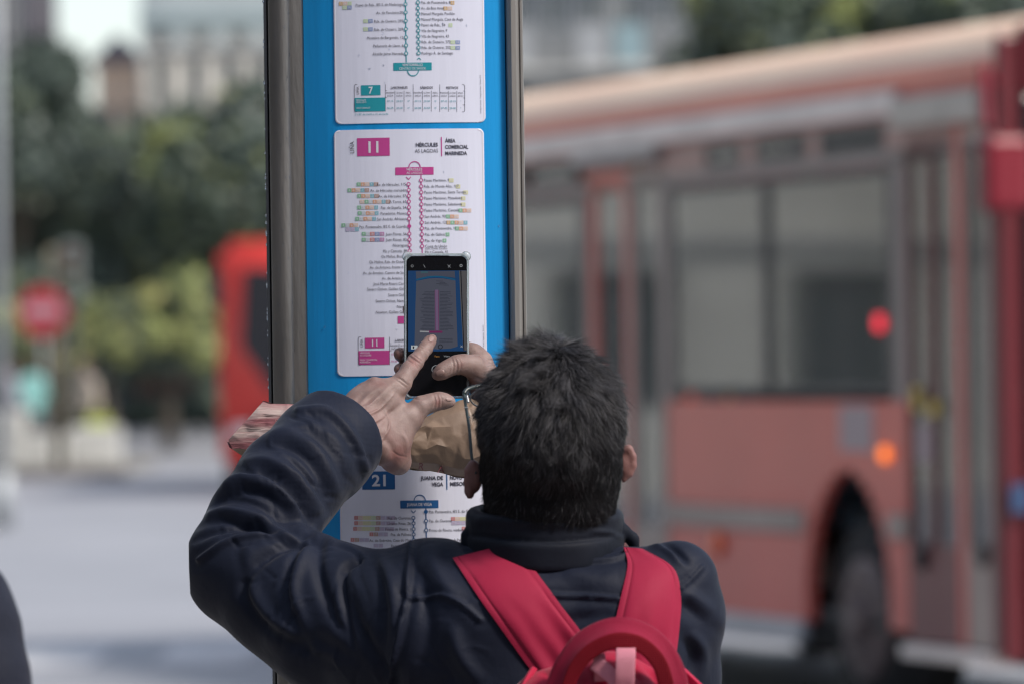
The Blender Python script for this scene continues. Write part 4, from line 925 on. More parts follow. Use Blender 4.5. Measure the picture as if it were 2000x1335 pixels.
P_world = P
def _dep(Y): return 6.6 - (6.6 - Y) * .75 if Y < 6.6 else Y
def P(px, py, Y): return P_world(px, py, _dep(Y))
me_ = empty('person', (0, 0, 0), 0, 'person with short dark greying hair in a navy padded jacket photographing the timetable', 'person')
r_ = lambda px, Y: px * _dep(Y) / FPX      # pixel radius -> metres
def CH(s, L, k=.01, **kw):           # chain of (px,py,Y,rpx)
    s.chain([P(a, b, c) for a, b, c, d in L], [r_(d, c) for a, b, c, d in L], k, **kw)
def finish(s, S, it=1, fold=None):
    v, q = s.mesh(); v = relax(v, q, it, .5); n = vnormals(v, q)
    if fold is not None: v = v + n * fold(v)[:, None]; n = vnormals(v, q)
    v = strokes(v, n, S); return v, q

# ---------------- jacket
jk = SDF(P(345, 1000, 6.2) * [1, 0, 1] + [0, 5.98, -.95 + .0], [P(1425, 0, 6.2)[0], 6.95, P(0, 740, 6.7)[2]], .0032)
jk.lo[2] = .70; jk.n = np.ceil((np.array([P(1440, 0, 6.2)[0], 6.97, P(0, 735, 6.7)[2]]) - jk.lo) / jk.vox).astype(int) + 1; jk.a = np.full(jk.n, .05, np.float32)
K_ = .022
CH(jk, [(1000, 1240, 6.26, 165), (1000, 1500, 6.27, 190), (1005, 1900, 6.27, 200), (1010, 2250, 6.27, 190)], K_)
CH(jk, [(1195, 1245, 6.26, 165), (1195, 1500, 6.27, 185), (1190, 1900, 6.27, 195), (1190, 2250, 6.27, 190)], K_)
CH(jk, [(960, 1200, 6.25, 120), (1240, 1190, 6.25, 120)], K_)
CH(jk, [(1070, 1170, 6.26, 125), (1065, 1150, 6.265, 112)], K_)
CH(jk, [(826, 1104, 6.30, 46), (856, 1112, 6.28, 52)], .012)
CH(jk, [(915, 1225, 6.26, 138), (850, 1228, 6.28, 158)], .03)
CH(jk, [(870, 1228, 6.28, 160), (760, 1232, 6.32, 150), (650, 1208, 6.37, 143), (560, 1155, 6.42, 128), (480, 1107, 6.455, 116)], .018)
CH(jk, [(480, 1107, 6.455, 115), (512, 1025, 6.50, 106), (566, 945, 6.56, 103), (628, 880, 6.62, 99), (700, 812, 6.68, 97)], .012)
CH(jk, [(1322, 1138, 6.25, 82), (1330, 1200, 6.26, 80), (1330, 1330, 6.28, 74), (1300, 1470, 6.36, 78)], .018)       # far upper arm
CH(jk, [(1300, 1470, 6.36, 78), (1200, 1260, 6.55, 72), (1120, 1000, 6.70, 66), (1060, 880, 6.76, 60)], .012)     # forearm hidden behind the head
ax_ = P(700, 812, 6.68) - P(566, 945, 6.56); ax_ /= np.linalg.norm(ax_)
cuffc = P(671, 838, 6.645)
jk.clip(cuffc + ax_ * .006, ax_, .012, lo=P(540, 1000, 6.5) * [1, 0, 1] + [0, 6.45, 0], hi=[P(830, 0, 6.6)[0], 6.9, P(0, 738, 6.6)[2]])
JS = [ # sleeve folds, seams (px, width px, depth m)
    ([(583, 800), (640, 800), (690, 850), (715, 915)], 9, -.0045, 's'), ([(545, 830), (620, 835), (668, 885), (690, 945)], 16, .004, 'f'),
    ([(500, 872), (560, 868), (610, 905), (650, 985)], 12, -.0055), ([(515, 850), (570, 850), (625, 885), (660, 955)], 12, .005),
    ([(470, 905), (530, 905), (590, 945), (625, 1010)], 14, .006, 'f'), ([(520, 925), (580, 975), (612, 1035)], 8, -.005), ([(560, 890), (600, 930), (640, 990)], 7, -.004),
    ([(428, 950), (480, 935), (545, 960), (600, 1020)], 13, .007, 'f'), ([(405, 990), (450, 970), (520, 990), (590, 1045)], 11, -.006), ([(440, 930), (470, 922), (500, 928)], 7, -.003),
    ([(395, 1010), (440, 1000), (500, 1012), (560, 1035), (610, 1045)], 10, .006, 'f'), ([(380, 1055), (420, 1035), (480, 1025), (560, 1030), (605, 1048)], 7, -.005),
    ([(388, 1092), (410, 1076), (450, 1052), (520, 1040), (600, 1050)], 6, -.0045, 's'), ([(605, 1048), (560, 1060), (500, 1100), (470, 1160)], 13, -.006), ([(610, 1052), (585, 1100), (575, 1160), (600, 1230)], 12, .005, 'f'),
    ([(630, 1058), (620, 1100), (640, 1180), (680, 1250)], 11, -.005), ([(490, 1120), (500, 1165), (540, 1215), (600, 1250)], 14, .005, 'f'), ([(650, 1062), (690, 1075), (700, 1092), (670, 1110)], 5, -.005), ([(700, 1090), (676, 1105), (668, 1140), (675, 1200), (690, 1260)], 7, -.006),
    ([(640, 1058), (680, 1068), (702, 1082)], 6, .005), ([(745, 1085), (765, 1150), (770, 1230), (760, 1320)], 14, .004, 'f'), ([(680, 1150), (700, 1220), (740, 1290), (780, 1340)], 11, -.0045),
    ([(803, 1058), (797, 1120), (792, 1180), (776, 1260), (760, 1335)], 5, -.006, 's'), ([(800, 1165), (850, 1163), (900, 1178), (940, 1210)], 4.5, -.0035, 's'), ([(835, 1062), (850, 1110), (880, 1160), (930, 1210)], 20, .005),
    ([(812, 1100), (830, 1160), (835, 1240), (820, 1330)], 16, -.004), ([(880, 1220), (900, 1280), (940, 1335)], 16, .005), ([(520, 1290), (600, 1250), (700, 1290)], 16, -.003),
    ([(1000, 1167), (1070, 1163), (1140, 1163), (1210, 1168)], 4.5, -.004, 's'), ([(1100, 1110), (1150, 1130), (1210, 1125)], 18, .003), ([(1090, 1215), (1150, 1205), (1200, 1195)], 14, -.003),
    ([(905, 1062), (960, 1056), (1060, 1062), (1150, 1058), (1215, 1050)], 5, -.006), ([(912, 1075), (980, 1072), (1080, 1078), (1170, 1074), (1220, 1064)], 5, -.005), ([(930, 1090), (1060, 1096), (1180, 1092), (1225, 1080)], 4, -.004, 's'),
    ([(1325, 1150), (1350, 1130), (1373, 1105)], 4, -.004, 's'), ([(1326, 1160), (1350, 1165), (1395, 1200)], 16, .004, 'f'), ([(1290, 1062), (1320, 1075), (1345, 1100)], 6, -.004), ([(1262, 1062), (1300, 1070), (1330, 1100)], 6, .003), ([(1345, 1230), (1370, 1270), (1365, 1335)], 14, .004, 'f'),
]
def jfold(v):
    n = smoothnoise(v, 26, 3) * .0022 + smoothnoise(v * [1, .3, 1.6], 60, 5) * .0012
    return n
JS = [(a[0], a[1], a[2] * 1.5) + tuple(a[3:]) for a in JS]
v, q = finish(jk, JS, 2, jfold); rj = random.Random(5); fine = []
axA = [(870, 1228, 150), (760, 1232, 145), (650, 1208, 140), (560, 1155, 125), (480, 1107, 112), (512, 1025, 104), (566, 945, 100), (628, 880, 95), (665, 845, 92)]
for _ in range(64):   # short thin creases running across the sleeve
    i = rj.randrange(len(axA) - 1); f = rj.random(); a0, b0 = axA[i], axA[i + 1]; c = np.array([a0[0] + (b0[0] - a0[0]) * f, a0[1] + (b0[1] - a0[1]) * f]); R__ = a0[2] + (b0[2] - a0[2]) * f
    d = np.array([b0[0] - a0[0], b0[1] - a0[1]], float); d /= np.linalg.norm(d); n2 = np.array([-d[1], d[0]]); s0 = rj.uniform(-.8, .8) * R__; Lc = rj.uniform(.12, .42) * R__; sk = rj.uniform(-.6, .6)
    fine.append(([tuple(c + n2 * (s0 + Lc * t) + d * (sk * Lc * t + 10 * math.sin(2.5 * t + i))) for t in (-1, -.4, .2, .9)], rj.uniform(2.2, 4.5), rj.choice((-1, -1, 1)) * rj.uniform(.0009, .002)))
for _ in range(12):
    c = np.array([rj.uniform(820, 1390), rj.uniform(1110, 1330)]); a_ = rj.uniform(-.6, .6); Lc = rj.uniform(20, 60); fine.append(([tuple(c + np.array([math.cos(a_), math.sin(a_)]) * Lc * t + [0, 6 * t * t]) for t in (-1, -.3, .3, 1)], rj.uniform(2.5, 5), rj.choice((-1, 1)) * rj.uniform(.0007, .0015)))
v = strokes(v, vnormals(v, q), fine); o = quadmesh('jacket', v, q, M_jacket, me_)
JB = BVHTree.FromPolygons([tuple(x) for x in v], [tuple(x) for x in q])

# ---------------- collar: a ring of padded fabric round the neck, with a gap for the neck
cs = SDF(P(870, 1120, 6.25) * [1, 0, 1] + [0, 6.08, 0], [P(1260, 0, 6.25)[0], 6.46, P(0, 975, 6.25)[2]], .0026)
up_ = np.array([.02, -.10, 1.0]); up_ /= np.linalg.norm(up_)
cc_ = P(1063, 1041, 6.29); Rk = r_(154, 6.26)
cs.cylr(cc_, up_, Rk, .028, .009, .004); cs.cylr(P(1063, 1068, 6.28), up_, Rk * .975, .020, .010, .004)
cs.cylr(cc_ + up_ * .03, up_, Rk - .016, .05, .006, .004, 'x')
CH(cs, [(1218, 1035, 6.28, 12), (1236, 1052, 6.29, 10), (1240, 1066, 6.29, 8)], .006); CH(cs, [(910, 1042, 6.27, 9), (908, 1078, 6.27, 9)], .006)
v, q = finish(cs, [([(915, 1044), (980, 1050), (1070, 1056), (1160, 1050), (1215, 1040)], 4, -.004), ([(925, 1018), (960, 1012), (1060, 1018), (1170, 1012), (1205, 1008)], 9, .003), ([(1150, 1035), (1190, 1040), (1218, 1050)], 5, .003)], 1, lambda v: smoothnoise(v, 40, 8) * .0016)
quadmesh('collar', v, q, M_collar, me_)

# ---------------- head axes: face points up the post and slightly left
tilt, yaw, lean = math.radians(38), math.radians(7), math.radians(5)
F_ = Vector((-math.sin(yaw) * math.cos(tilt), math.cos(yaw) * math.cos(tilt), math.sin(tilt))); R0 = Vector((0, 0, 1)); Rt = F_.cross(R0).normalized(); Rt.rotate(Matrix.Rotation(-lean, 3, F_)); Up = Rt.cross(F_).normalized()
HM = np.array([list(Rt), list(F_), list(Up)]).T     # columns: right, forward, up
HC = P(1075, 832, 6.25)
H = lambda x, y, z: HC + HM @ np.array([x, y, z])
bd = SDF(HC - [.14, .16, .22], HC + [.14, .17, .17], .0022)
bd.ell(H(0, .0, .0), (.073, .092, .088), .01, HM); bd.ell(H(0, .035, -.03), (.062, .072, .080), .02, HM); bd.ell(H(0, .06, -.085), (.036, .034, .030), .025, HM)
bd.ell(H(0, -.035, -.035), (.062, .055, .055), .02, HM)
bd.chain([H(0, .088, .0), H(0, .112, -.035)], [.009, .013], .01); bd.ell(H(0, .104, -.038), (.016, .010, .008), .008, HM); bd.ell(H(0, .092, -.066), (.022, .010, .007), .007, HM)
for sx_ in (-1, 1):
    bd.ell(H(.030 * sx_, .088, .004), (.016, .012, .011), .006, HM, 's'); bd.ell(H(.030 * sx_, .082, .003), (.0125, .0125, .0125), .002, HM); bd.ell(H(.028 * sx_, .092, .020), (.022, .009, .006), .008, HM)
    bd.ell(H(.048 * sx_, .060, -.025), (.02, .022, .018), .02, HM)
bd.ell(P(1074, 930, 6.272), (.073, .072, .085), .02); nk0, nk1 = P(1068, 960, 6.275), P(1064, 1120, 6.262); bd.cap(nk0, nk1, .056, .060, .025); bd.cap(H(0, .03, -.06), P(1064, 1090, 6.30), .045, .05, .02)
# ears
def ear(pts, tip, Y):
    CH(bd, [(a, b, Y, c) for a, b, c in pts], .003)
ear([(1214, 876, 7), (1228, 876, 8), (1236, 890, 7), (1237, 908, 6.5), (1230, 924, 6.5), (1219, 936, 6)], 0, 6.30); bd.ell(P(1219, 905, 6.303), (.009, .007, .015), .004)
ear([(922, 905, 8), (914, 918, 7), (913, 940, 7), (915, 958, 8), (918, 966, 8)], 0, 6.30); bd.ell(P(927, 930, 6.303), (.009, .007, .018), .004)
hv, hq = bd.mesh(); hv = relax(hv, hq, 1); HB = BVHTree.FromPolygons([tuple(x) for x in hv], [tuple(x) for x in hq])
headblush = np.zeros(len(hv)); ep = PX(hv); headblush[(np.abs(ep[:, 0] - 1077) > 138) & (ep[:, 1] > 860) & (ep[:, 1] < 985)] = .75

# ---------------- left hand (touching the screen)
lh = SDF([P(600, 0, 6.7)[0], 6.56, P(0, 960, 6.7)[2]], [P(910, 0, 6.7)[0], 6.88, P(0, 635, 6.7)[2]], .00105)
kf = .006
CH(lh, [(610, 900, 6.60, 46), (668, 850, 6.655, 42), (715, 828, 6.69, 40)], .01)
CH(lh, [(715, 828, 6.69, 36), (750, 788, 6.702, 30), (784, 748, 6.712, 20)], .010); CH(lh, [(705, 815, 6.69, 34), (732, 780, 6.70, 26), (757, 757, 6.705, 18)], .010)
CH(lh, [(692, 806, 6.692, 28), (712, 778, 6.70, 21), (730, 752, 6.704, 16)], .010); CH(lh, [(682, 800, 6.692, 20), (696, 782, 6.70, 17), (709, 763, 6.708, 13)], .010)
CH(lh, [(720, 845, 6.69, 36), (765, 845, 6.70, 32), (795, 815, 6.705, 26)], .012); CH(lh, [(740, 870, 6.685, 32), (776, 866, 6.70, 27)], .012)
CH(lh, [(752, 880, 6.69, 28), (774, 897, 6.708, 25), (779, 903, 6.712, 22)], .010)
CH(lh, [(770, 865, 6.70, 24), (800, 818, 6.708, 23), (822, 793, 6.712, 19), (842, 786, 6.716, 16.5), (858, 782, 6.72, 15.5), (872, 783, 6.722, 12.5), (880, 784, 6.722, 9.5)], .006)
CH(lh, [(784, 746, 6.712, 19.5), (799, 722, 6.722, 16.5), (811, 706, 6.732, 16), (822, 692, 6.745, 13.6), (831, 680, 6.757, 13.4), (839, 668, 6.768, 11.6), (844, 662, 6.775, 9.4)], .004)
for a, b in (((757, 757, 6.71), 0), ((730, 752, 6.71), 1), ((711, 764, 6.715), 2)):
    x, y, Y = a; dx = 12 + 4 * b
    CH(lh, [(x, y, Y, 17 - 2 * b), (x + dx, y + 8, Y + .035, 14 - b), (x + dx + 14, y + 40, Y + .05, 13 - b), (x + dx + 6, y + 66, Y + .035, 11)], .004)
LS = [ # tendons, knuckle wrinkles
    ([(715, 800), (750, 765), (783, 738)], 7, .0016), ([(700, 790), (725, 768), (755, 748)], 6, .0014), ([(732, 815), (765, 780)], 8, -.0012), ([(712, 785), (742, 764)], 5, -.0012), ([(690, 790), (716, 765)], 5, -.001),
    ([(797, 693), (808, 700), (822, 711)], 1.8, -.0011), ([(800, 698), (810, 705), (820, 715)], 1.6, -.0010), ([(795, 702), (806, 709), (816, 719)], 1.6, -.0009), ([(803, 690), (814, 697), (825, 706)], 1.5, -.0008),
    ([(822, 672), (832, 678), (842, 687)], 1.4, -.0007), ([(819, 676), (829, 683), (838, 691)], 1.4, -.0006),
    ([(846, 768), (850, 782), (848, 796)], 1.8, -.0009), ([(853, 768), (857, 781), (855, 796)], 1.6, -.0009), ([(860, 769), (863, 781), (862, 794)], 1.5, -.0006),
    ([(730, 850), (760, 835), (800, 800)], 9, .0012), ([(722, 838), (750, 815), (780, 790)], 4, -.0009), ([(745, 850), (765, 872), (770, 895)], 7, -.0018), ([(770, 762), (790, 775), (805, 770)], 7, -.0015),
    ([(690, 812), (720, 808), (745, 795), (770, 768)], 2.6, .0016), ([(735, 870), (752, 850), (760, 825), (752, 800)], 2.4, .0013), ([(700, 795), (722, 790), (738, 775)], 2.2, .0012), ([(795, 770), (815, 778), (835, 775)], 3, -.001), ([(705, 835), (735, 822), (758, 808)], 2.4, .0009), ([(773, 735), (786, 742), (798, 752)], 2, -.0007), ([(770, 741), (783, 748), (794, 757)], 2, -.0006),
    ([(785, 845), (793, 860), (794, 885)], 4, .001), ([(768, 880), (778, 888), (795, 892)], 2, -.0006)]
lv, lq = lh.mesh(); lv = relax(lv, lq, 2); ln = vnormals(lv, lq); lv = lv + ln * (smoothnoise(lv, 120, 2) * .0006)[:, None]; lv = strokes(lv, ln, LS)
# ---------------- right hand (holding the phone)
PHY = 6.800   # screen plane
rh = SDF([P(750, 0, 6.8)[0], 6.66, P(0, 1010, 6.8)[2]], [P(1090, 0, 6.8)[0], 6.92, P(0, 585, 6.8)[2]], .00115)
CH(rh, [(1075, 900, 6.74, 50), (1010, 828, 6.79, 46), (965, 775, 6.815, 42)], .012)
CH(rh, [(965, 775, 6.815, 42), (930, 735, 6.832, 34), (905, 712, 6.838, 26)], .012)
CH(rh, [(955, 745, 6.81, 26), (940, 706, 6.815, 20), (925, 690, 6.82, 17), (910, 677, 6.83, 13)], .008)
CH(rh, [(945, 735, 6.805, 28), (925, 716, 6.797, 22), (905, 711, 6.789, 18.5), (890, 712, 6.784, 17), (874, 719, 6.780, 15), (862, 726, 6.777, 13.5), (854, 731, 6.776, 10.5)], .006)
for i, (ty, sy) in enumerate(((604, 690), (690, 712), (720, 735), (748, 760))):
    rr = (10.5, 12.5, 12, 10.5)[i]
    tx = (796, 779.5, 780, 785)[i]
    CH(rh, [(930, sy + 10, 6.842, 17), (880, (sy * 2 + ty) / 3, 6.842, 13), (815, ty + 4, 6.838, 12), (tx + (4 if i else 2), ty + 2, 6.828, rr), (tx, ty, 6.812, rr - 1)], .004)
RS = [([(882, 698), (886, 712), (884, 727)], 1.8, -.0008), ([(888, 697), (893, 711), (891, 727)], 1.8, -.0009), ([(895, 698), (900, 711), (898, 726)], 1.6, -.0006), ([(925, 680), (940, 700), (955, 730)], 5, .0008), ([(905, 740), (930, 738), (950, 745)], 3, -.0008), ([(910, 748), (930, 748), (948, 756)], 2.2, -.0007)]
rv, rq = rh.mesh(); rv = relax(rv, rq, 2); rn = vnormals(rv, rq); rv = rv + rn * (smoothnoise(rv, 120, 4) * .0006)[:, None]; rv = strokes(rv, rn, RS)
# blush: reddened knuckles, tips, heel of the hand
lb = np.zeros(len(lv)); strokes(lv, ln, [([(800, 700), (820, 712)], 12, .8, 'r'), ([(850, 782), (862, 784)], 10, .75, 'r'), ([(838, 668), (846, 660)], 10, .45, 'r'), ([(760, 880), (790, 905)], 34, .8, 'r'), ([(720, 745), (760, 750)], 10, .4, 'r'), ([(700, 780), (770, 850)], 26, .3, 'r'), ([(745, 840), (790, 870)], 18, .4, 'r')], 0, lb)
rb = np.zeros(len(rv)); strokes(rv, rn, [([(895, 705), (905, 715)], 14, .45, 'r'), ([(770, 692), (790, 694)], 12, .6, 'r'), ([(770, 722), (790, 724)], 12, .7, 'r'), ([(910, 745), (945, 760)], 14, .6, 'r'), ([(785, 606), (790, 608)], 12, .6, 'r'), ([(855, 730), (860, 728)], 9, .3, 'r')], 0, rb)
# hidden rest of the body inside the clothes, legs
tb = SDF([-.35 + .06, 6.05, .15], [.35 + .06, 6.95, 1.45], .008); X0 = P(1100, 0, 6.26)[0]
tb.chain([P(1064, 1110, 6.262), P(1095, 1300, 6.27), [X0, 6.35, .95]], [.055, .07, .10], .03)
tb.chain([P(870, 1228, 6.28), P(480, 1107, 6.455), P(628, 880, 6.62)], [.045, .04, .028], .02); tb.chain([P(1322, 1160, 6.26), P(1300, 1460, 6.36), P(1075, 900, 6.74)], [.045, .04, .028], .02)
for sg in (-1, 1): tb.chain([[X0 + sg * .085, 6.35, .90], [X0 + sg * .11, 6.41, .50], [X0 + sg * .13, 6.34, .22]], [.075, .05, .04], .02)
tv, tq = tb.mesh()
parts = [(hv, hq, headblush), (lv, lq, lb), (rv, rq, rb), (tv, tq, np.zeros(len(tv)))]
AV = np.vstack([a for a, _, _ in parts]); off = 0; AQ = []
for a, b, _ in parts: AQ.append(b + off); off += len(a)
body = quadmesh('body', AV, np.vstack(AQ), M_skin, me_)
at_b = body.data.attributes.new('blush', 'FLOAT', 'POINT'); at_b.data.foreach_set('value', np.concatenate([c for _, _, c in parts]).astype(np.float32)) if len(body.data.vertices) == len(AV) else None
tr = SDF([X0 - .26, 6.08, .17], [X0 + .26, 6.6, 1.0], .007)
for sg in (-1, 1): tr.chain([[X0 + sg * .08, 6.35, .90], [X0 + sg * .11, 6.41, .52], [X0 + sg * .13, 6.34, .22]], [.10, .082, .075], .03)
v, q = tr.mesh(); v = v + vnormals(v, q) * (smoothnoise(v * [1, 1, 1.6], 40, 9) * .004)[:, None]; quadmesh('trousers', v, q, M_jeans, me_)
for sg in (-1, 1):
    sh = SDF([X0 + sg * .13 - .08, 6.1, .1], [X0 + sg * .13 + .08, 6.7, .32], .005); sh.chain([[X0 + sg * .13, 6.31, .165], [X0 + sg * .135, 6.47, .155]], [.045, .042], .02); sh.cap([X0 + sg * .13, 6.34, .17], [X0 + sg * .13, 6.34, .26], .043, .042, .02); sh.clip([0, 0, .121], [0, 0, -1], .004); v, q = sh.mesh(); quadmesh('shoe', v, q, M_shoe, me_)

# ---------------- drape helper: grid of pixels laid on a surface
def surfY(B, px, py, dflt):
    p = P(px, py, 5.0); d = Vector(P(px, py, 6.0) - p).normalized(); h = B.ray_cast(Vector(p), d)
    return (h[0].y if h[0].y > 6.6 else 6.6 - (6.6 - h[0].y) / .75) if h[0] is not None else dflt
def nail(c, ax, L, Wd, B, m):
    """fingernail: small curved plate on the finger; c px centre, ax px direction to the tip"""
    ax = np.array(ax, float); ax /= np.linalg.norm(ax); pe = np.array([-ax[1], ax[0]]); V = []; F = []; nu, nv_ = 9, 9
    for i in range(nu):
        for j in range(nv_):
            u, w = -1 + 2 * i / (nu - 1), -1 + 2 * j / (nv_ - 1); uu = u * math.sqrt(1 - .5 * w * w); ww = w * math.sqrt(1 - .5 * u * u)
            p = np.array(c) + ax * uu * L + pe * ww * Wd; Y = surfY(B, p[0], p[1], None)
            if Y is None: Y = V[-1][1] if V else 6.78
            V.append(tuple(P(p[0], p[1], Y - .0006 + .0006 * (ww * ww))))
    for i in range(nu - 1):
        for j in range(nv_ - 1): F.append((i * nv_ + j, (i + 1) * nv_ + j, (i + 1) * nv_ + j + 1, i * nv_ + j + 1))
    o = meshobj('fingernail', V, F, m, me_, True); s = o.modifiers.new('t', 'SOLIDIFY'); s.thickness = .0004; s.offset = 0; return o
M_nail = flat('fingernail', lin(.28, .185, .165), .28, coat=.3)
LB = BVHTree.FromPolygons([tuple(x) for x in lv], [tuple(x) for x in lq]); RB = BVHTree.FromPolygons([tuple(x) for x in rv], [tuple(x) for x in rq])
nail((842.5, 661), (.55, -.84), 6.5, 5.5, LB, M_nail); nail((859.5, 727), (-.9, .42), 8.5, 6.0, RB, M_nail); nail((877, 779), (1, .1), 6, 4, LB, M_nail)

# ---------------- hair: strands over the scalp
def hairmat(name, dark, light, f):
    m = bpy.data.materials.new(name); m.use_nodes = True; t = m.node_tree; b = t.nodes['Principled BSDF']
    a = t.nodes.new('ShaderNodeAttribute'); a.attribute_name = 'tone'; mx = t.nodes.new('ShaderNodeMix'); mx.data_type = 'RGBA'; mx.inputs['A'].default_value = dark; mx.inputs['B'].default_value = light
    t.links.new(a.outputs['Fac'], mx.inputs['Factor']); t.links.new(mx.outputs['Result'], b.inputs['Base Color']); b.inputs['Roughness'].default_value = .38; b.inputs['Specular IOR Level'].default_value = .22
    return m
M_hair = hairmat('greying_dark_hair', lin(.005, .0048, .006), lin(.18, .177, .19), .3); M_scalp = flat('scalp_shade', lin(.010, .009, .010), .9, spec=.1)
def hairpatch(name, B, C0, M3, n, parent, m, length, seed, keep, crown, lift=.35):
    r = np.random.default_rng(seed); P0, DR, TN, LN = [], [], [], []
    while len(P0) < n:
        u = r.normal(size=3); u /= np.linalg.norm(u)
        if not keep(u): continue
        d = M3 @ u; h = B.ray_cast(Vector(C0 + d * .3), Vector(-d))
        if h[0] is None: continue
        pt = np.array(h[0]); nn = np.array(h[1]); nn = nn if nn @ d > 0 else -nn
        fl = (u - crown); fl = fl - u * (fl @ u); fl /= np.linalg.norm(fl) + 1e-9
        sw = np.cross(u, fl); fl = fl * 1.0 + sw * (.35 * math.sin(9 * u[0] + 5 * u[2]) + .18 * r.normal()); fl /= np.linalg.norm(fl)
        top = np.clip((u[2] + .15) / .9, 0, 1)
        fw = M3 @ fl; fw = fw - nn * (fw @ nn); fw /= np.linalg.norm(fw) + 1e-9; P0.append(pt); DR.append((nn, fw, top)); LN.append(length * (.62 + .85 * top) * r.uniform(.7, 1.2) * (1.7 if r.random() < .012 else 1)); TN.append(1.0 if r.random() < .03 + .17 * top ** 1.5 else r.uniform(0, .05 + .12 * top))
    N = len(P0); K4 = 6; cu = bpy.data.hair_curves.new(name); cu.add_curves([K4] * N)
    P0 = np.array(P0); nn = np.array([a for a, _, _ in DR]); fl = np.array([b for _, b, _ in DR]); top = np.array([c for _, _, c in DR])[:, None]; LN = np.array(LN)[:, None]
    pos = np.zeros((N, K4, 3)); cl = r.normal(size=(N, 3)) * .13
    # clumping: neighbours share a bend
    kk = np.floor((P0 + r.normal(size=P0.shape) * .0012) / .008).astype(int); hsh = (kk[:, 0] * 73856093 ^ kk[:, 1] * 19349663 ^ kk[:, 2] * 83492791) % 9973; cr = r.normal(size=(9973, 3)); cb = cr[hsh] * .42; TN = np.clip(np.array(TN) + (r.random(9973)[hsh] < .22) * r.uniform(.1, .5, N) * np.clip(top[:, 0], 0, 1) ** .8, 0, 1)
    for k in range(K4):
        t = k / (K4 - 1); dirv = nn * ((lift + .27 * top) * (1 - .75 * t)) + fl * (.55 + .5 * t) + cb * t * (.4 + .8 * top) + cl * t * .5 + np.array([0, 0, -.25]) * t
        pos[:, k] = (pos[:, k - 1] + dirv / np.linalg.norm(dirv, axis=1, keepdims=True) * LN / (K4 - 1)) if k else P0 - nn * .001
    cu.attributes['position'].data.foreach_set('vector', pos.reshape(-1).astype(np.float32)) if 'position' in cu.attributes else cu.position_data.foreach_set('vector', pos.reshape(-1).astype(np.float32))
    ra = cu.attributes.get('radius') or cu.attributes.new('radius', 'FLOAT', 'POINT'); rr = np.tile(np.array([1, 1, .95, .8, .55, .15]) * .00011, N); ra.data.foreach_set('value', rr.astype(np.float32))
    ta = cu.attributes.new('tone', 'FLOAT', 'CURVE'); ta.data.foreach_set('value', np.array(TN, dtype=np.float32))
    cu.materials.append(m); o = bpy.data.objects.new(name, cu); C.objects.link(o); o.parent = parent; return o
def keep_main(u):   # local axes: x right, y forward, z up
    x, y, z = u
    if y > .45 and z < .50: return False                      # face
    if z < -.62 and y > .10: return False
    if abs(x) > .80 and -.50 < z < -.05 and y > .0: return False   # round the ears
    return True
crown_ = np.array([.18, .30, .95]); crown_ /= np.linalg.norm(crown_)
# dark cap under the strands so no skin shines through
sc = SDF(HC - [.12, .14, .19], HC + [.12, .14, .14], .003)
sc.ell(H(0, -.004, .004), (.0775, .094, .093), .01, HM); sc.ell(H(0, -.038, -.038), (.0655, .0585, .058), .02, HM); sc.cap(H(0, -.055, -.07), H(0, -.045, -.105), .040, .034, .02)
sc.rbox(H(0, .10, -.06), (.12, .075, .13), .02, .01, HM, 's')
sc.ell(P(1074, 930, 6.270), (.0745, .072, .083), .02); sc.ell(P(1072, 1000, 6.238), (.066, .052, .040), .02); sc.rbox(P(1074, 940, 6.270) + [0, .075, 0], (.13, .055, .12), .02, .01, None, 's')
v, q = sc.mesh(); v = v + vnormals(v, q) * (smoothnoise(v, 110, 1) * .0012)[:, None]; quadmesh('hair_base', v, q, M_scalp, me_)
SB = BVHTree.FromPolygons([tuple(x) for x in v], [tuple(x) for x in q])
hairpatch('hair', SB, HC, HM, 85000, me_, M_hair, .018, 5, keep_main, crown_)
# ================================================================ BACKPACK
M_strap = fabric('crimson_strap_fabric', lin(0.27, 0.010, 0.040), .65, .25, wr=.12); M_bag = fabric('crimson_bag_fabric', lin(0.33, 0.008, 0.035), .55, .2, wr=.5)
M_mesh = fabric('crimson_mesh', lin(0.15, 0.001, 0.008), .7, .0, weave=900, bump=1.0); M_web = mat('pink_webbing', lin(.66, .24, .31), .7, bump=0); M_pipe = fabric('bright_piping', lin(.45, .01, .05), .5)
# woven webbing ribs
t_ = M_web.node_tree; w_ = t_.nodes.new('ShaderNodeTexWave'); w_.bands_direction = 'Z'; w_.inputs['Scale'].default_value = 240; w2_ = t_.nodes.new('ShaderNodeTexWave'); w2_.bands_direction = 'X'; w2_.inputs['Scale'].default_value = 200
tc_ = t_.nodes.new('ShaderNodeTexCoord'); t_.links.new(tc_.outputs['Object'], w_.inputs['Vector']); t_.links.new(tc_.outputs['Object'], w2_.inputs['Vector']); a_ = t_.nodes.new('ShaderNodeMath'); a_.operation = 'ADD'; t_.links.new(w_.outputs['Fac'], a_.inputs[0]); t_.links.new(w2_.outputs['Fac'], a_.inputs[1])
bp_ = t_.nodes.new('ShaderNodeBump'); bp_.inputs['Strength'].default_value = .9; bp_.inputs['Distance'].default_value = .0008; t_.links.new(a_.outputs[0], bp_.inputs['Height']); t_.links.new(bp_.outputs[0], t_.nodes['Principled BSDF'].inputs['Normal'])
M_pipe2 = fabric('crimson_binding', lin(.20, .006, .028), .6)
pack = empty('backpack', (0, 0, 0), 0, 'crimson backpack with broad padded straps and a carry handle worn on the back', 'backpack')
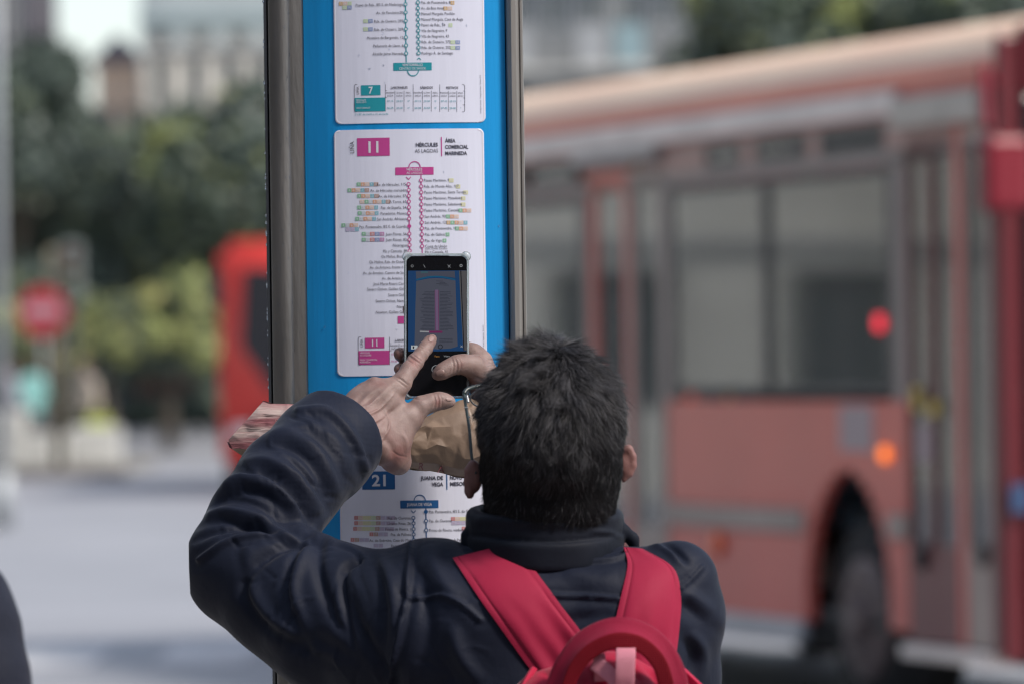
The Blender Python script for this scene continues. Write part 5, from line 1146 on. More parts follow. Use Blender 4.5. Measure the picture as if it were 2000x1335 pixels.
def ribbon(name, left, right, m, parent, lift=.006, thick=.011, n=26, k=31, B=None, dflt=6.2, puff=.003, ys=None):
    """padded band between two pixel edges, lying on the jacket"""
    B = B or JB; a, b = spline(left, n), spline(right, n); n = min(len(a), len(b)); Y = np.zeros((n, k))
    for i in range(n):
        for j in range(k):
            p = a[i] + (b[i] - a[i]) * j / (k - 1); Y[i, j] = (surfY(B, p[0], p[1], dflt) if ys is None else ys[0] + (ys[1] - ys[0]) * i / (n - 1))
    Y = np.minimum(Y, np.median(Y) + .06)
    for _ in range(6): Y[1:-1] = (Y[:-2] + Y[2:] + 2 * Y[1:-1]) / 4; Y[:, 1:-1] = (Y[:, :-2] + Y[:, 2:] + 2 * Y[:, 1:-1]) / 4
    V = []; 
    for i in range(n):
        for j in range(k):
            t = j / (k - 1); p = a[i] + (b[i] - a[i]) * t; e = 1 - (2 * t - 1) ** 4; q_ = max(0, i / n - .45) / .55; w = .0006 * math.sin(i * .35 + 4 * t) + .0010 * math.sin(7 * t + i * .12) + .0022 * q_ * math.sin(19 * t + i * .05) + .0022 * (math.exp(-((t - .09) / .018) ** 2) + math.exp(-((t - .91) / .018) ** 2))
            V.append(tuple(P(p[0], p[1], Y[i, j] - lift - puff * e + w)))
    F = [(i * k + j, i * k + j + 1, (i + 1) * k + j + 1, (i + 1) * k + j) for i in range(n - 1) for j in range(k - 1)]
    o = meshobj(name, V, F, m, parent, True); s = o.modifiers.new('s', 'SOLIDIFY'); s.thickness = thick; s.offset = -1
    # make the thickness grow away from the camera
    no = o.data.polygons[len(F) // 2].normal; s.offset = -1 if no.y < 0 else 1
    bv = o.modifiers.new('b', 'BEVEL'); bv.width = .003; bv.segments = 3; bv.limit_method = 'ANGLE'; bv.angle_limit = .7
    ss = o.modifiers.new('u', 'SUBSURF'); ss.levels = ss.render_levels = 1; return o
ribbon('shoulder_strap', [(884, 1088), (905, 1120), (938, 1170), (975, 1222), (1015, 1278), (1042, 1315)], [(965, 1068), (1022, 1088), (1062, 1135), (1095, 1180), (1135, 1232), (1165, 1275)], M_strap, pack)
ribbon('shoulder_strap', [(1218, 1067), (1226, 1100), (1216, 1150), (1203, 1205), (1190, 1260), (1180, 1320)], [(1255, 1070), (1316, 1108), (1330, 1165), (1328, 1215), (1322, 1270), (1312, 1330)], M_strap, pack)
bs = SDF([P(940, 0, 6)[0], 5.86, .90], [P(1460, 0, 6)[0], 6.34, P(0, 1255, 6)[2]], .0035)
CH(bs, [(1080, 1390, 6.03, 88), (1190, 1375, 6.02, 96), (1300, 1400, 6.03, 80)], .02); CH(bs, [(1100, 1520, 5.98, 150), (1270, 1520, 5.98, 150)], .04); CH(bs, [(1100, 1900, 5.97, 165), (1270, 1900, 5.97, 165)], .04); CH(bs, [(1100, 1520, 5.98, 150), (1100, 1900, 5.97, 165)], .03); CH(bs, [(1270, 1520, 5.98, 150), (1270, 1900, 5.97, 165)], .03); CH(bs, [(1185, 1520, 5.98, 150), (1185, 1900, 5.97, 165)], .03)
bv_, bq_ = finish(bs, [([(1045, 1300), (1075, 1320), (1090, 1345)], 6, -.004), ([(1120, 1290), (1110, 1320), (1115, 1345)], 7, .004, 'f'), ([(1260, 1285), (1285, 1310), (1300, 1345)], 8, .005, 'f'), ([(1150, 1300), (1160, 1330)], 6, -.004), ([(1230, 1290), (1250, 1330)], 5, -.004)], 1, lambda v: smoothnoise(v, 60, 12) * .003)
quadmesh('bag_body', bv_, bq_, M_bag, pack); BB = BVHTree.FromPolygons([tuple(x) for x in bv_], [tuple(x) for x in bq_])
# carry handle: broad band arched over the top, light top face, netted underside
def band(name, path, w0, m, parent, thick=.004, wdir=None):
    """path [(px,py,Y)] bent band whose width vector is given per point"""
    p = spline([P(*c) for c in path], 36); wv = spline(wdir, 36)[:len(p)]; V = []
    k = 5
    for i in range(len(p)):
        for j in range(k): t = j / (k - 1) - .5; V.append(tuple(p[i] + wv[min(i, len(wv) - 1)] * t * w0 * (1 + (.04 if w0 > .024 else 0) * math.sin(i * .8)) + np.array([0, 1, 1]) * (.0009 if w0 > .024 else 0) * math.sin(i * .55 + 3 * t) - np.array([0, .003, 0]) * (4 * t * t if w0 > .024 else 0)))
    F = [(i * k + j, i * k + j + 1, (i + 1) * k + j + 1, (i + 1) * k + j) for i in range(len(p) - 1) for j in range(k - 1)]
    o = meshobj(name, V, F, m, parent, True); s = o.modifiers.new('s', 'SOLIDIFY'); s.thickness = thick; s.offset = 0
    bv = o.modifiers.new('b', 'BEVEL'); bv.width = .0012; bv.segments = 2; bv.limit_method = 'ANGLE'; bv.angle_limit = .7; return o
arch = [(1085, 1350, 5.955), (1104, 1300, 5.95), (1140, 1252, 5.945), (1195, 1226, 5.94), (1250, 1232, 5.94), (1294, 1268, 5.945), (1318, 1318, 5.95), (1322, 1360, 5.955)]
wd = [(-.75, .6, .25), (-.6, .65, .5), (-.35, .7, .65), (0, .7, .72), (.4, .7, .6), (.65, .65, .4), (.8, .6, .2), (.85, .5, .1)]
wd = [tuple(np.array(w) / np.linalg.norm(w)) for w in wd]
M_hand = fabric('dark_crimson_handle', lin(0.22, 0.006, 0.030), .7, .2, weave=1500, bump=.6, wr=.15)
band('carry_handle', arch, .026, M_hand, pack, .006, wd)
for e_, nm_ in ((.5, 'edge_binding'), (-.5, 'edge_binding')):
    p_ = spline([P(*c) for c in arch], 36); w_v = spline(wd, 36)[:len(p_)]; bm = bmesh.new(); tube(bm, [p_[i] + w_v[i] * e_ * .026 - np.array([0, .003, 0]) for i in range(min(len(p_), len(w_v)))], .0021, 8); bmobj(nm_, bm, M_pipe2, pack, True)
ar2 = [(a + (1205 - a) * .035, b + 10, c - .012) for a, b, c in arch]
wd2 = [(-.55, .0, .80), (-.55, .0, .8), (-.35, .0, .9), (0.0, 0, 1), (.4, 0, .85), (.7, .0, .6), (.95, 0, .25), (1, 0, .1)]
band('handle_lining', [(1105, 1352, 5.934), (1122, 1308, 5.93), (1152, 1272, 5.925), (1200, 1250, 5.92), (1248, 1256, 5.92), (1284, 1288, 5.925), (1300, 1330, 5.93), (1302, 1362, 5.935)], .017, M_mesh, pack, .004, [tuple(np.array(w) / np.linalg.norm(w)) for w in wd2])
def loop(pts, w, name='webbing_loop'):
    return band(name, pts, w, M_web, pack, .0016, [(1, 0, 0)] * len(pts))
loop([(1219, 1348, 5.915), (1221, 1315, 5.905), (1222, 1280, 5.905), (1222, 1262, 5.925), (1222, 1266, 5.96)], .021)
band('webbing_loop', [(1158, 1290, 5.935), (1190, 1315, 5.92), (1215, 1346, 5.91)], .018, M_web, pack, .0016, [(.35, 0, .93)] * 3)
loop([(1170, 1275, 5.96), (1172, 1300, 5.95), (1172, 1330, 5.95)], .013)
band('seam_piping', [(1322, 1300, 5.985), (1345, 1322, 5.98), (1375, 1350, 5.975)], .009, M_pipe, pack, .006, [(.6, -.3, .7)] * 3)
band('seam_piping', [(1044, 1303, 6.02), (1030, 1325, 6.01), (1018, 1350, 6.0)], .007, M_pipe, pack, .005, [(-.7, -.3, .5)] * 3)

# ================================================================ GLASSES
M_gf = flat('dark_green_frame', lin(.02, .035, .035), .35, coat=.1); M_chr = flat('chrome_hinge', lin(.4, .42, .42), .3, metal=.8)
gl = empty('glasses', (0, 0, 0), 0, 'dark thin framed glasses worn on the tilted head, hinge showing left of the hair', 'glasses')
def tubeobj(name, pts, r, m, parent, n=10):
    p = spline(pts, 40); p = p[np.r_[True, np.linalg.norm(np.diff(p, axis=0), axis=1) > 1e-6]]; bm = bmesh.new(); tube(bm, p, r, n)
    return bmobj(name, bm, m, parent, True)
hg = P(906, 768, 6.375)
tubeobj('temple_arm', [hg, P(911, 800, 6.355), P(917, 840, 6.33), P(922, 895, 6.305), P(930, 925, 6.295)], .0017, M_gf, gl)
rt_ = P(906, 768, 6.375); Rr_ = HM[:, 0]
tubeobj('temple_arm', [hg + Rr_ * .150, P(1196, 800, 6.36), P(1200, 850, 6.33), P(1204, 890, 6.31)], .0021, M_gf, gl)
tubeobj('frame_bar', [hg, P(914, 759, 6.382), P(940, 752, 6.395), hg + Rr_ * .04 + HM[:, 1] * .012, hg + Rr_ * .075 + HM[:, 1] * .016, hg + Rr_ * .11 + HM[:, 1] * .012, hg + Rr_ * .150], .0024, M_gf, gl)
for k in (0, 1):
    c0 = hg + Rr_ * (.037 + .078 * k) + HM[:, 1] * .012 + HM[:, 2] * -.018; pts = [c0 + Rr_ * .029 * math.cos(a) * (1 - .0) + HM[:, 2] * .0165 * math.sin(a) for a in np.linspace(0, 2 * math.pi, 25)]
    f_ = tubeobj('lens_rim', pts, .0009, M_chr, gl); V = [tuple(c0)] + [tuple(p) for p in pts[:-1]]; meshobj('lens', V, [(0, i, i % 24 + 1) for i in range(1, 25)], glass('lens_glass', (.93, .95, .95, 1), .08, .03), f_, True)
for (x, y) in ((910.5, 795), (915, 813)):
    tubeobj('hinge_band', [P(x - 3.6, y, 6.347), P(x + 3.6, y + .5, 6.347)], .0009, M_chr, gl)
tubeobj('hinge_plate', [P(912, 772, 6.366), P(914.5, 785, 6.360)], .0014, M_chr, gl)

# ================================================================ PAPER BAG
M_kraft = mat('brown_kraft_paper', lin(.20, .14, .10), .5, var=.12, scale=14, bump=.14, bscale=45, col2=lin(.27, .195, .145), fac2=.6)
M_kraftr = mat('kraft_paper_red_print', lin(.44, .36, .33), .6, var=.1, scale=26, col2=lin(.25, .09, .10), stretch=(.3, 1, 3.2), bump=.3, bscale=90, fac2=.22)
def bagsheet():
    top = spline([(514, 783), (545, 790), (585, 788), (660, 800), (740, 820), (808, 826), (850, 802), (892, 783), (925, 778), (965, 790), (990, 800)], 80); bot = spline([(476, 890), (500, 897), (560, 897), (650, 900), (745, 908), (800, 915), (850, 921), (910, 932), (950, 936), (985, 935), (1000, 930)], 80)
    n = min(len(top), len(bot)); rr = np.random.default_rng(11); nu, nv, sub_ = 26, 8, 6; idx = np.linspace(0, n - 1, nu)
    ti = lambda A, x: np.array([np.interp(x, range(n), A[:n, 0]), np.interp(x, range(n), A[:n, 1])])
    V = []; G = {}
    for s_ in (0, 1):
        for i in range(nu):
            for j in range(nv):
                u, t = i / (nu - 1), j / (nv - 1); uu = u + (rr.uniform(-.4, .4) / nu if 0 < i < nu - 1 else 0); tt = t + (rr.uniform(-.35, .35) / nv if 0 < j < nv - 1 else 0)
                a, b = ti(top, uu * (n - 1)), ti(bot, uu * (n - 1)); p = a + (b - a) * tt; e = math.sin(math.pi * min(max(tt, 0), 1)) ** .5 if 0 < tt < 1 else 0
                fat = .027 * min(1, .15 + 2.5 * u, .25 + 3.5 * (1 - u)); h = rr.normal() * .0013 * (0.25 if j in (0, nv - 1) else 1)
                tip = max(0, 1 - i / 3.0) * -46 * (tt / .78 if tt < .78 else (1 - tt) / .22)
                G[s_, i, j] = P(p[0] + tip, p[1] + (rr.uniform(-2.5, 2.5) if j in (0, nv - 1) else 0), 6.795 + (-1 if s_ == 0 else 1) * fat * e + h)
    V = []; F = []; MI = []
    for s_ in (0, 1):
        for i in range(nu - 1):
            for j in range(nv - 1):
                q = [G[s_, i, j], G[s_, i, j + 1], G[s_, i + 1, j + 1], G[s_, i + 1, j]]; dg = rr.random() < .5
                b0 = len(V)
                for x in range(sub_ + 1):
                    for y in range(sub_ + 1):
                        a, b = x / sub_, y / sub_
                        if dg: pt = q[0] + (q[3] - q[0]) * a + (q[2] - q[3]) * b if a >= b else q[0] + (q[1] - q[0]) * b + (q[2] - q[1]) * a
                        else:  pt = q[0] + (q[3] - q[0]) * a + (q[1] - q[0]) * b if a + b <= 1 else q[2] + (q[1] - q[2]) * (1 - a) + (q[3] - q[2]) * (1 - b)
                        V.append(pt)
                for x in range(sub_):
                    for y in range(sub_):
                        k = b0 + x * (sub_ + 1) + y; f = (k, k + sub_ + 1, k + sub_ + 2, k + 1); F.append(f if s_ == 0 else f[::-1]); MI.append(1 if i < nu * .33 and j < nv - 2 else 0)
    return V, F, MI
pb = empty('paper_bag', (0, 0, 0), 0, 'crumpled long brown paper bag with red print held behind the left hand', 'paper bag')
V, F, MI = bagsheet(); bag = meshobj('bag', V, F, [M_kraft, M_kraftr], pb, False, MI)
bm = bmesh.new(); bm.from_mesh(bag.data); bmesh.ops.remove_doubles(bm, verts=bm.verts, dist=.00005); bm.to_mesh(bag.data); bm.free()
me2 = bag.data; vv = np.array([tuple(v.co) for v in me2.vertices]); no = np.array([tuple(v.normal) for v in me2.vertices]); F = [tuple(p.vertices) for p in me2.polygons]
BFs = [([(800, 850), (830, 858), (870, 862), (915, 870)], 6, -.007), ([(870, 845), (895, 850), (918, 868)], 3, -.004), ([(800, 838), (818, 842), (835, 852), (868, 850)], 3.4, .005), ([(800, 855), (840, 862), (872, 868), (885, 862)], 2.6, .004), ([(868, 832), (868, 852)], 2.4, .004), ([(850, 826), (890, 828), (918, 830)], 3, -.005),
       ([(805, 832), (840, 815), (880, 795)], 2.8, .003), ([(800, 891), (860, 896), (915, 905)], 2.4, -.003), ([(830, 866), (870, 866), (880, 872)], 2.5, .003), ([(445, 862), (480, 868), (540, 858)], 2.5, .004), ([(500, 805), (560, 800), (590, 788)], 3, .004), ([(470, 840), (520, 845), (560, 835)], 3, -.004), ([(490, 820), (540, 826), (580, 815)], 2.4, .003)]
BFs = [(a, b * .8, c * 1.7) for a, b, c in BFs]; vn = strokes(vv, no, BFs, 0.0); me2.vertices.foreach_set('co', vn.astype(np.float32).ravel()); me2.update(); me2.polygons.foreach_set('use_smooth', [True] * len(F)); me2.set_sharp_from_angle(angle=math.radians(30))
# printed letters along the bag
PB = BVHTree.FromPolygons([tuple(x) for x in vn], [tuple(f) for f in F]); M_pr = flat('dark_red_print', lin(.16, .03, .04), .5)
class BagPrint(Print):
    def add(s, vs, fs, m, off):
        b = len(s.V)
        for x, z in vs: s.V.append(tuple(P(x, z, surfY(PB, x, z, 6.77) - .0006)))
        s.F += [tuple(b + i for i in f) for f in fs]; s.I += [s.mi(m)] * len(fs)
def conv_bag(s, v, f, x, y, cap, m, al, off, w, rot, xs):
    k = cap / .7; v = v * k; a = math.radians(rot); v = np.stack([v[:, 0] * math.cos(a) - v[:, 1] * math.sin(a), -(v[:, 0] * math.sin(a) + v[:, 1] * math.cos(a))], 1); s.add([(x + p[0], y + p[1]) for p in v], f, m, off)
bpnt = BagPrint()
bpnt.text('R', 816, 915, 13, M_pr, rot=-8); bpnt.text('A', 854, 922, 14, M_pr, rot=-8)
for i, (x, y, r) in enumerate(((545, 822, -4), (505, 852, -6))): bpnt.text('CHAPELA', x - 8, y, 5.5, flat('pale_print_%d' % i, lin(.45, .25, .24), .5), rot=r)
flush_text(conv_bag); bpnt.done('printed_letters', pb)

# ================================================================ PHONE
M_case = glass('clear_phone_case', (.80, .84, .86, 1), .35, .10, .12); M_phb = flat('phone_black', lin(.006, .006, .008), .12, coat=.6); M_sil = flat('phone_silver_edge', lin(.40, .42, .44), .25, metal=.8)
ES = 0.48
def scr(name, r, g, b): c = srgb(r, g, b); return mat(name, lin(.004, .004, .005), .12, var=0, emit=c, estr=ES, coat=.3)
ph = empty('smartphone', (0, 0, 0), 0, 'black smartphone in a clear bumper case showing the timetable on its screen', 'phone')
def Q(px, py, d=0.0): return P(px, py, PHY + d)
def rr_poly(x0, y0, x1, y1, r, n=7):
    pts = []
    for cx, cy, a0 in ((x1 - r, y0 + r, -90), (x1 - r, y1 - r, 0), (x0 + r, y1 - r, 90), (x0 + r, y0 + r, 180)):
        for k in range(n): a = math.radians(a0 + 90 * k / (n - 1)); pts.append((cx + r * math.cos(a), cy + r * math.sin(a)))
    return pts
def slab(name, x0, y0, x1, y1, r, d0, d1, m, parent, bev=0):
    pts = rr_poly(x0, y0, x1, y1, r); bm = bmesh.new(); a = [bm.verts.new(Q(x, y, d0)) for x, y in pts]; b = [bm.verts.new(Q(x, y, d1)) for x, y in pts]; bm.faces.new(a); bm.faces.new(b[::-1]); n = len(pts)
    for i in range(n): bm.faces.new((a[i], b[i], b[(i + 1) % n], a[(i + 1) % n]))
    if bev: bmesh.ops.bevel(bm, geom=[e for e in bm.edges if e.calc_face_angle(0) > 1.0], offset=bev, segments=3, affect='EDGES')
    return bmobj(name, bm, m, parent)
slab('housing', 794.5, 501, 911.5, 772, 12, .0005, .0085, M_phb, ph, .001)
fr_ = slab('side_frame', 793.6, 500.2, 912.4, 772.8, 12.5, .0018, .0075, M_sil, ph, .0008)
# clear case: rim tube with fat corners
cb_ = bmesh.new(); pp = rr_poly(791.5, 497.2, 913.8, 775, 13, 9); pp = pp + [pp[0]]
ring = [Q(x, y, .002) for x, y in pp]; ring2 = [Q(x, y, .008) for x, y in pp]
for rg in (ring, ring2): tube(cb_, rg[:-1], .0016, 10, True)
M_tpu = bpy.data.materials.new('clear_rubber'); M_tpu.use_nodes = True; b_ = M_tpu.node_tree.nodes['Principled BSDF']; b_.inputs['Base Color'].default_value = (.75, .82, .84, 1); b_.inputs['Roughness'].default_value = .12; b_.inputs['Transmission Weight'].default_value = .75; b_.inputs['IOR'].default_value = 1.4
case = bmobj('bumper_case', cb_, M_tpu, ph, True)
bm = bmesh.new()
for cx, cy in ((797, 502.5), (908.5, 502), (797, 769), (908.5, 769)): bmesh.ops.create_icosphere(bm, subdivisions=3, radius=1, matrix=Matrix.Translation(Q(cx + (-1.5 if cx < 850 else 1.5), cy - 1 if cy < 600 else cy + 1, .006)) @ Matrix.Diagonal((.0062, .0050, .0062, 1)))
bmobj('corner_bumper', bm, M_tpu, case, True); slab('case_back', 792, 498, 914, 774, 13, .0092, .0102, M_tpu, case)
slab('earpiece_slot', 829, 499.4, 877, 501.4, .9, -.0004, .0008, M_phb, ph)
scrn = slab('screen', 796.6, 503, 910.4, 770, 10, -.0002, .0004, M_phb, ph)
class ScrPrint(Print):
    def add(s, vs, fs, m, off): b = len(s.V); s.V += [tuple(Q(x, z, -off * .35)) for x, z in vs]; s.F += [tuple(b + i for i in f) for f in fs]; s.I += [s.mi(m)] * len(fs)
    def poly(s, pts, m, off=.0011): s.add(pts, [tuple(range(len(pts)))], m, off)
    def ln(s, x0, y0, x1, y1, w, m, off=.0014):
        d = np.array([x1 - x0, y1 - y0]); L = np.linalg.norm(d); n = np.array([-d[1], d[0]]) / L * w / 2; p, q = np.array([x0, y0]), np.array([x1, y1]); s.add([tuple(p - n), tuple(q - n), tuple(q + n), tuple(p + n)], [(0, 1, 2, 3)], m, off)
    def rg(s, x, y, r, w, m, off=.0016, a0=0, a1=360):
        A = np.radians(np.linspace(a0, a1, 25)); V = []
        for a in A: V += [(x + (r - w / 2) * math.cos(a), y + (r - w / 2) * math.sin(a)), (x + (r + w / 2) * math.cos(a), y + (r + w / 2) * math.sin(a))]
        s.add(V, [(2 * i, 2 * i + 1, 2 * i + 3, 2 * i + 2) for i in range(24)], m, off)
def conv_scr(s, v, f, x, y, cap, m, al, off, w, rot, xs):
    k = cap / .7; v = v.copy(); v -= [v[:, 0].min(), .35]; v *= k; W_ = v[:, 0].max(); v[:, 0] -= {'l': 0, 'c': W_ / 2, 'r': W_}[al]; s.add([(x + p[0], y - p[1]) for p in v], f, m, off)
E_blue, E_page, E_page2, E_grey, E_line, E_mag, E_dk, E_edge, E_teal = scr('screen_blue', 26, 62, 104), scr('screen_page', 76, 79, 92), scr('screen_page_low', 70, 74, 88), scr('screen_steel', 84, 82, 84), scr('screen_text', 48, 50, 62), scr('screen_magenta', 108, 36, 84), scr('screen_dark', 24, 26, 34), scr('screen_page_edge', 20, 84, 118), scr('screen_teal', 60, 88, 98)
E_ui, E_or, E_pl, E_li = scr('screen_white', 150, 152, 155), scr('screen_orange', 170, 120, 60), scr('screen_pill', 185, 190, 192), scr('screen_lilac', 108, 88, 118)
d = ScrPrint(); o0 = .0010
d.poly([(796.8, 529), (911, 528.5), (911, 685), (797, 686)], E_blue, o0); d.poly([(896.5, 529), (911.3, 528.8), (911.3, 684), (905, 684), (900, 600)], E_grey, .0012); d.poly([(899, 529), (901, 529), (907, 684), (905.2, 684)], E_dk, .0013)
d.poly([(812, 530), (888, 529.5), (889, 543), (862, 539.5), (850, 539), (835, 540), (813, 545)], E_page2, .0012); d.poly([(822, 530), (836, 530), (836, 534), (822, 534)], E_teal, .0013)
d.poly([(813, 549), (836, 544.5), (850, 543.5), (865, 544), (889.5, 548), (891.5, 610), (893.8, 676), (880, 680), (855, 681.5), (830, 680), (809.5, 676), (811, 610)], E_page, .0012)
for k in range(8): t = k / 8; d.ln(813 + 76 * t, 546.8 - 6.5 * math.sin(math.pi * t), 813 + 76 * (t + .125), 546.8 - 6.5 * math.sin(math.pi * (t + .125)), 2.4, E_edge, .0013)
d.poly([(821.6, 548), (838, 547.5), (838, 557.5), (821.6, 558)], E_mag); d.text('11', 830, 552.7, 6, E_page, 'c', off=.0016)
for k in range(4): d.ln(852 + (k % 2) * 6, 549 + 2.6 * k, 866 + k * 3.5, 549.5 + 2.6 * k, .9, E_line)
d.poly([(841, 562), (863, 562), (863, 566), (841, 566)], E_dk); d.poly([(850, 566), (856, 566), (856.5, 645), (851, 645)], E_li, .0014); d.ln(849.6, 567, 850.4, 645, .8, E_mag, .0016); d.ln(856, 567, 857, 645, .8, E_mag, .0016)
rr = random.Random(3)
for k in range(28): yy = 570 + 2.75 * k; a = rr.uniform(17, 29); d.ln(848.5 - a, yy + .5, 848.5, yy, .9, E_line); b = rr.uniform(14, 27); d.ln(859, yy, 859 + b, yy + .4, .9, E_line)
d.poly([(832, 646), (864, 646), (864, 650), (838, 650)], E_mag, .0016); d.poly([(820, 646), (838, 646.5), (838, 649), (820, 648.6)], E_ui, .0017)
d.poly([(823, 660), (832, 660), (832, 666), (823, 666)], E_mag); 
for k in range(3): d.ln(858, 662 + 3 * k, 884, 661 + 3 * k, .9, E_line)
d.poly([(803, 674), (815.5, 674), (815.5, 681.5), (803, 681.5)], E_pl, .0018); d.poly([(806, 675.5), (809, 675.5), (809, 680), (806, 680)], E_dk, .0020); d.rg(860, 676.5, 4, 1.4, E_dk)
for x, y in ((901.5, 676),): d.ln(x - 2, y - 2, x + 2, y + 2, 1, E_ui, .0018); d.ln(x - 2, y + 2, x + 2, y - 2, 1, E_ui, .0018)
d.text('Foto', 853.8, 695, 3.6, E_or, 'c', off=.0016); d.text('Vídeo', 872.5, 694.8, 3.6, E_ui, 'c', off=.0016); d.text('Más', 890.5, 694.6, 3.6, E_ui, 'c', off=.0016)
d.rg(851.8, 721, 8.2, 1.3, E_ui); d.rg(805, 519.8, 2.2, .8, E_ui); d.ln(827, 517, 830.5, 523, 1, E_ui); d.text('HDR', 853, 519.8, 2.4, E_dk, 'c', off=.0016); d.ln(874, 517, 880, 523, .9, E_ui); d.ln(875, 523, 880, 517, .9, E_ui); d.rg(900.5, 519, 2.2, 1.3, E_ui)
d.rg(855, 757, 2.6, .6, E_dk); d.ln(823, 755, 821, 758, .7, E_dk); d.ln(885, 757, 889, 757, .7, E_dk)
d.ln(846, 505, 850, 511, .5, E_dk); d.ln(850, 511, 853, 508, .5, E_dk); d.ln(853, 508, 872, 506, .5, E_dk)
flush_text(conv_scr); d.done('display', scrn)

P = P_world
# ================================================================ OTHER PEOPLE
def figure_meshes(stride=.12, arm=.15, vox=.0085, H_=1.72, lean=0.0):
    """standing / walking figure, feet at z=0, facing +y: returns body, jacket, trousers, hair, shoes"""
    k = H_ / 1.72; lo, hi = [-.42, -.5, -.02], [.42, .5, 1.8]; A = lambda *a: np.array(a) * k
    b = SDF(lo, hi, vox); sh = .17
    b.ell(A(0, .01, 1.61), A(.075, .095, .115), .01); b.ell(A(0, .05, 1.545), A(.045, .05, .05), .02); b.cap(A(0, .10, 1.605), A(0, .118, 1.585), .010, .012, .01)
    for s in (-1, 1): b.ell(A(.078 * s, 0, 1.60), A(.012, .02, .032), .005); b.ell(A(.03 * s, .095, 1.625), A(.014, .01, .01), .004, None, 's'); b.ell(A(.03 * s, .090, 1.624), A(.011, .011, .011), .002)
    b.ell(A(0, .10, 1.548), A(.024, .012, .008), .006)
    b.cap(A(0, -.01, 1.42), A(0, 0, 1.55), .052, .05, .02); b.chain([A(0, 0, 1.36), A(0, 0, 1.15), A(0, 0, .95)], [.10, .10, .11], .04, sq=((0, 1, 0), .7))
    for s in (-1, 1):
        hnd = A(.27 * s, .10 + arm * s, .86); b.chain([A(.17 * s, 0, 1.38), A(.24 * s, -.02 + arm * .3 * s, 1.10), hnd + A(0, -.03, .08)], [.045, .036, .026], .02)
        b.ell(hnd, A(.018, .034, .045), .01)
        for f in range(4): b.cap(hnd + A(0, .024 - .016 * f, -.03), hnd + A(-.004 * s, .026 - .017 * f, -.085 + .006 * abs(f - 1.5)), .0085, .0075, .003)
        b.cap(hnd + A(0, .03, .0), hnd + A(-.008 * s, .055, -.035), .010, .0085, .004)
        b.chain([A(.09 * s, 0, .92), A(.10 * s, .03 + stride * s * .5, .50), A(.10 * s, -.02 + stride * s, .09)], [.08, .052, .036], .02)
    j = SDF(lo, hi, vox)
    j.chain([A(0, 0, 1.37), A(0, 0, 1.15), A(0, 0, .86)], [.155, .165, .175], .05, sq=((0, 1, 0), .72)); j.cap(A(-.15, 0, 1.385), A(.15, 0, 1.385), .07, .07, .04); j.cap(A(0, -.01, 1.44), A(0, 0, 1.475), .072, .068, .015)
    for s in (-1, 1): j.chain([A(.18 * s, 0, 1.375), A(.245 * s, -.02 + arm * .3 * s, 1.10), A(.27 * s, .07 + arm * s * .9, .93)], [.074, .064, .050], .02)
    j.clip(A(0, 0, .80), (0, 0, -1), .01)
    t = SDF(lo, hi, vox)
    t.cap(A(-.04, 0, .90), A(.04, 0, .90), .13, .13, .03, sq=((0, 1, 0), .8))
    for s in (-1, 1): t.chain([A(.09 * s, 0, .88), A(.10 * s, .03 + stride * s * .5, .50), A(.10 * s, -.02 + stride * s, .08)], [.10, .075, .06], .03)
    t.clip(A(0, 0, .05), (0, 0, -1), .004)
    h = SDF(lo, hi, vox * .8); h.ell(A(0, -.012, 1.635), A(.087, .100, .108), .01); h.ell(A(0, .12, 1.55), A(.12, .10, .115), .02, None, 's')
    o = SDF(lo, hi, vox * .8)
    for s in (-1, 1): o.cap(A(.10 * s, -.05 + stride * s, .045), A(.105 * s, .13 + stride * s, .038), .042, .036, .02)
    o.clip(A(0, 0, .001), (0, 0, -1), .003)
    out = {}
    for nm, s_ in (('body', b), ('jacket', j), ('trousers', t), ('hair', h), ('shoes', o)):
        v, q = s_.mesh(); v = relax(v, q, 1); nn = vnormals(v, q)
        if nm in ('jacket', 'trousers'): v = v + nn * (smoothnoise(v * [1, 1, 1.5], 34, 2) * .006)[:, None]
        ob = quadmesh(nm, v, q, M_skin); out[nm] = ob.data; bpy.data.objects.remove(ob)
    return out
FIG = {'stand': figure_meshes(.02, .03), 'walk': figure_meshes(.17, .14)}
def person(kind, x, y, z, rz, mj, mt, mh, label, group=None, scale=1.0):
    e = empty('person', (x, y, z), rz, label, 'person', group); e.scale = (scale,) * 3
    for nm, m in (('body', M_skin), ('jacket', mj), ('trousers', mt), ('hair', mh), ('shoes', M_shoe)):
        o = bpy.data.objects.new(nm, FIG[kind][nm]); C.objects.link(o); o.parent = e; o.material_slots[0].link = 'OBJECT'; o.material_slots[0].material = m
    return e
F_ = lambda n, c: flat(n, lin(*c), .8)
H_dark, H_br, H_gr = F_('black_hair', (.015, .012, .012)), F_('brown_hair', (.07, .04, .025)), F_('grey_hair', (.3, .29, .28))
person('walk', at(62, 96), 96, .13, .6, F_('teal_jacket', (.20, .42, .40)), F_('dark_trousers_b', (.06, .06, .07)), H_br, 'person in a pale teal jacket walking on the island under the round red sign', None, 1.0)
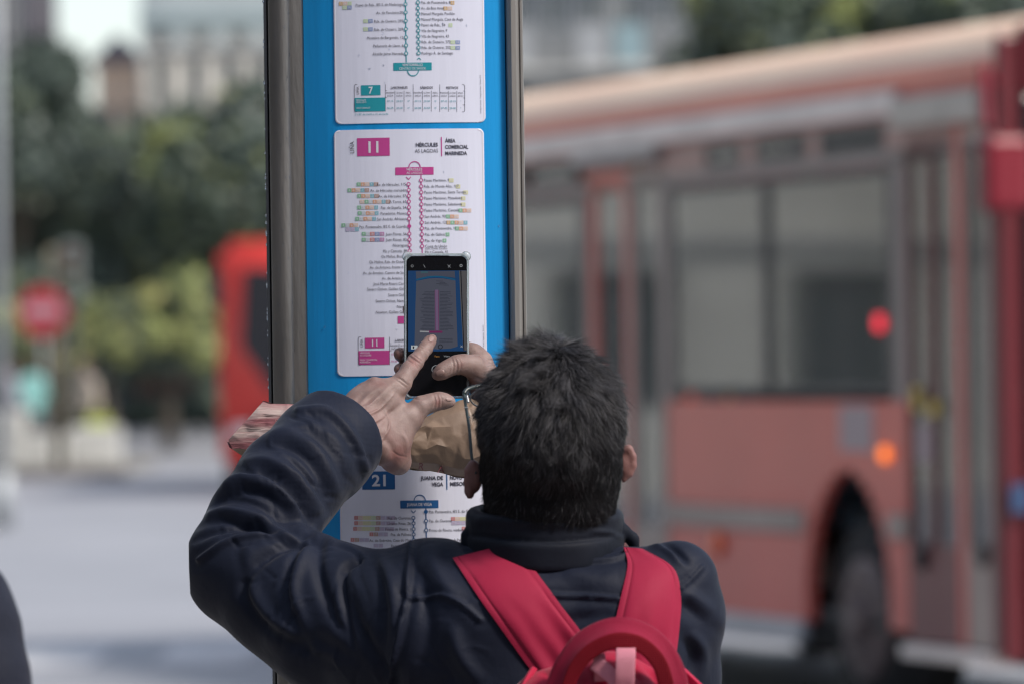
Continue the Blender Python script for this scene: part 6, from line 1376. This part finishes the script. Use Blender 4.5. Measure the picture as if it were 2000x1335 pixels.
person('walk', at(16, 94), 94, .13, -1.2, F_('lilac_grey_coat', (.30, .29, .33)), F_('pale_trousers', (.40, .39, .42)), H_dark, 'person in a lilac grey coat walking at the far left edge of the traffic island', None, 1.0)
pl = person('stand', at(166, 97), 97, .13, 2.4, F_('beige_coat', (.42, .36, .30)), F_('olive_trousers', (.16, .17, .08)), H_br, 'person in a beige coat standing right of the traffic light', None, .98)
bm = bmesh.new(); box(bm, (-.2, -.1, 0), (.2, .1, .42), .04); tube(bm, [(-.09, 0, .42), (-.06, 0, .60), (.06, 0, .60), (.09, 0, .42)], .012); o = bmobj('shopping_bag', bm, F_('lime_bag_fabric', (.46, .52, .10))); o.location = (at(190, 96.6), 96.6, .45); tag(o, 'lime green shopping bag carried by the person in the beige coat', 'bag')
person('walk', at(268, 171), 171, .0, 1.6, F_('dim_mauve_jacket', (.12, .09, .13)), F_('black_trousers', (.03, .03, .03)), H_dark, 'person in a mauve jacket crossing the road beyond the russet shrubs', None)
# passengers in the near bus
BM = bus.matrix_world
for s, y, z, rz, c, lb, sc_ in ((3.0, .52, .5, 1.1, (.07, .15, .20), 'passenger in a slate blue coat standing behind the front window of the near bus', .95), (1.53, .32, .5, 2.6, (.035, .045, .09), 'passenger in a dark blue coat standing behind the front door of the near bus', 1.0),
                               (5.6, .42, .5, .4, (.03, .035, .06), 'passenger in a dark coat standing at the middle door of the near bus', 1.02), (7.6, .5, .5, -1.8, (.10, .16, .15), 'passenger in a grey green coat near the rear windows of the near bus', .96)):
    p_ = BM @ Vector((-s, y, z)); person('stand', p_.x, p_.y, p_.z, rz, F_('passenger_coat_%d' % int(s * 10), c), F_('black_trousers', (.03, .03, .03)), H_dark, lb, None, sc_)
# the bystander whose shoulder enters at the lower left
M_jk2 = fabric('charcoal_jacket', lin(.011, .013, .024), .6, .1, wr=.5)
FIG['near'] = figure_meshes(.03, .02, .0065)
e = person('near', -.718, 5.62, .12, -.15, M_jk2, M_jeans, H_dark, 'bystander in a charcoal jacket, only the shoulder showing at the lower left corner', None, .905)
bpy.context.view_layer.update()
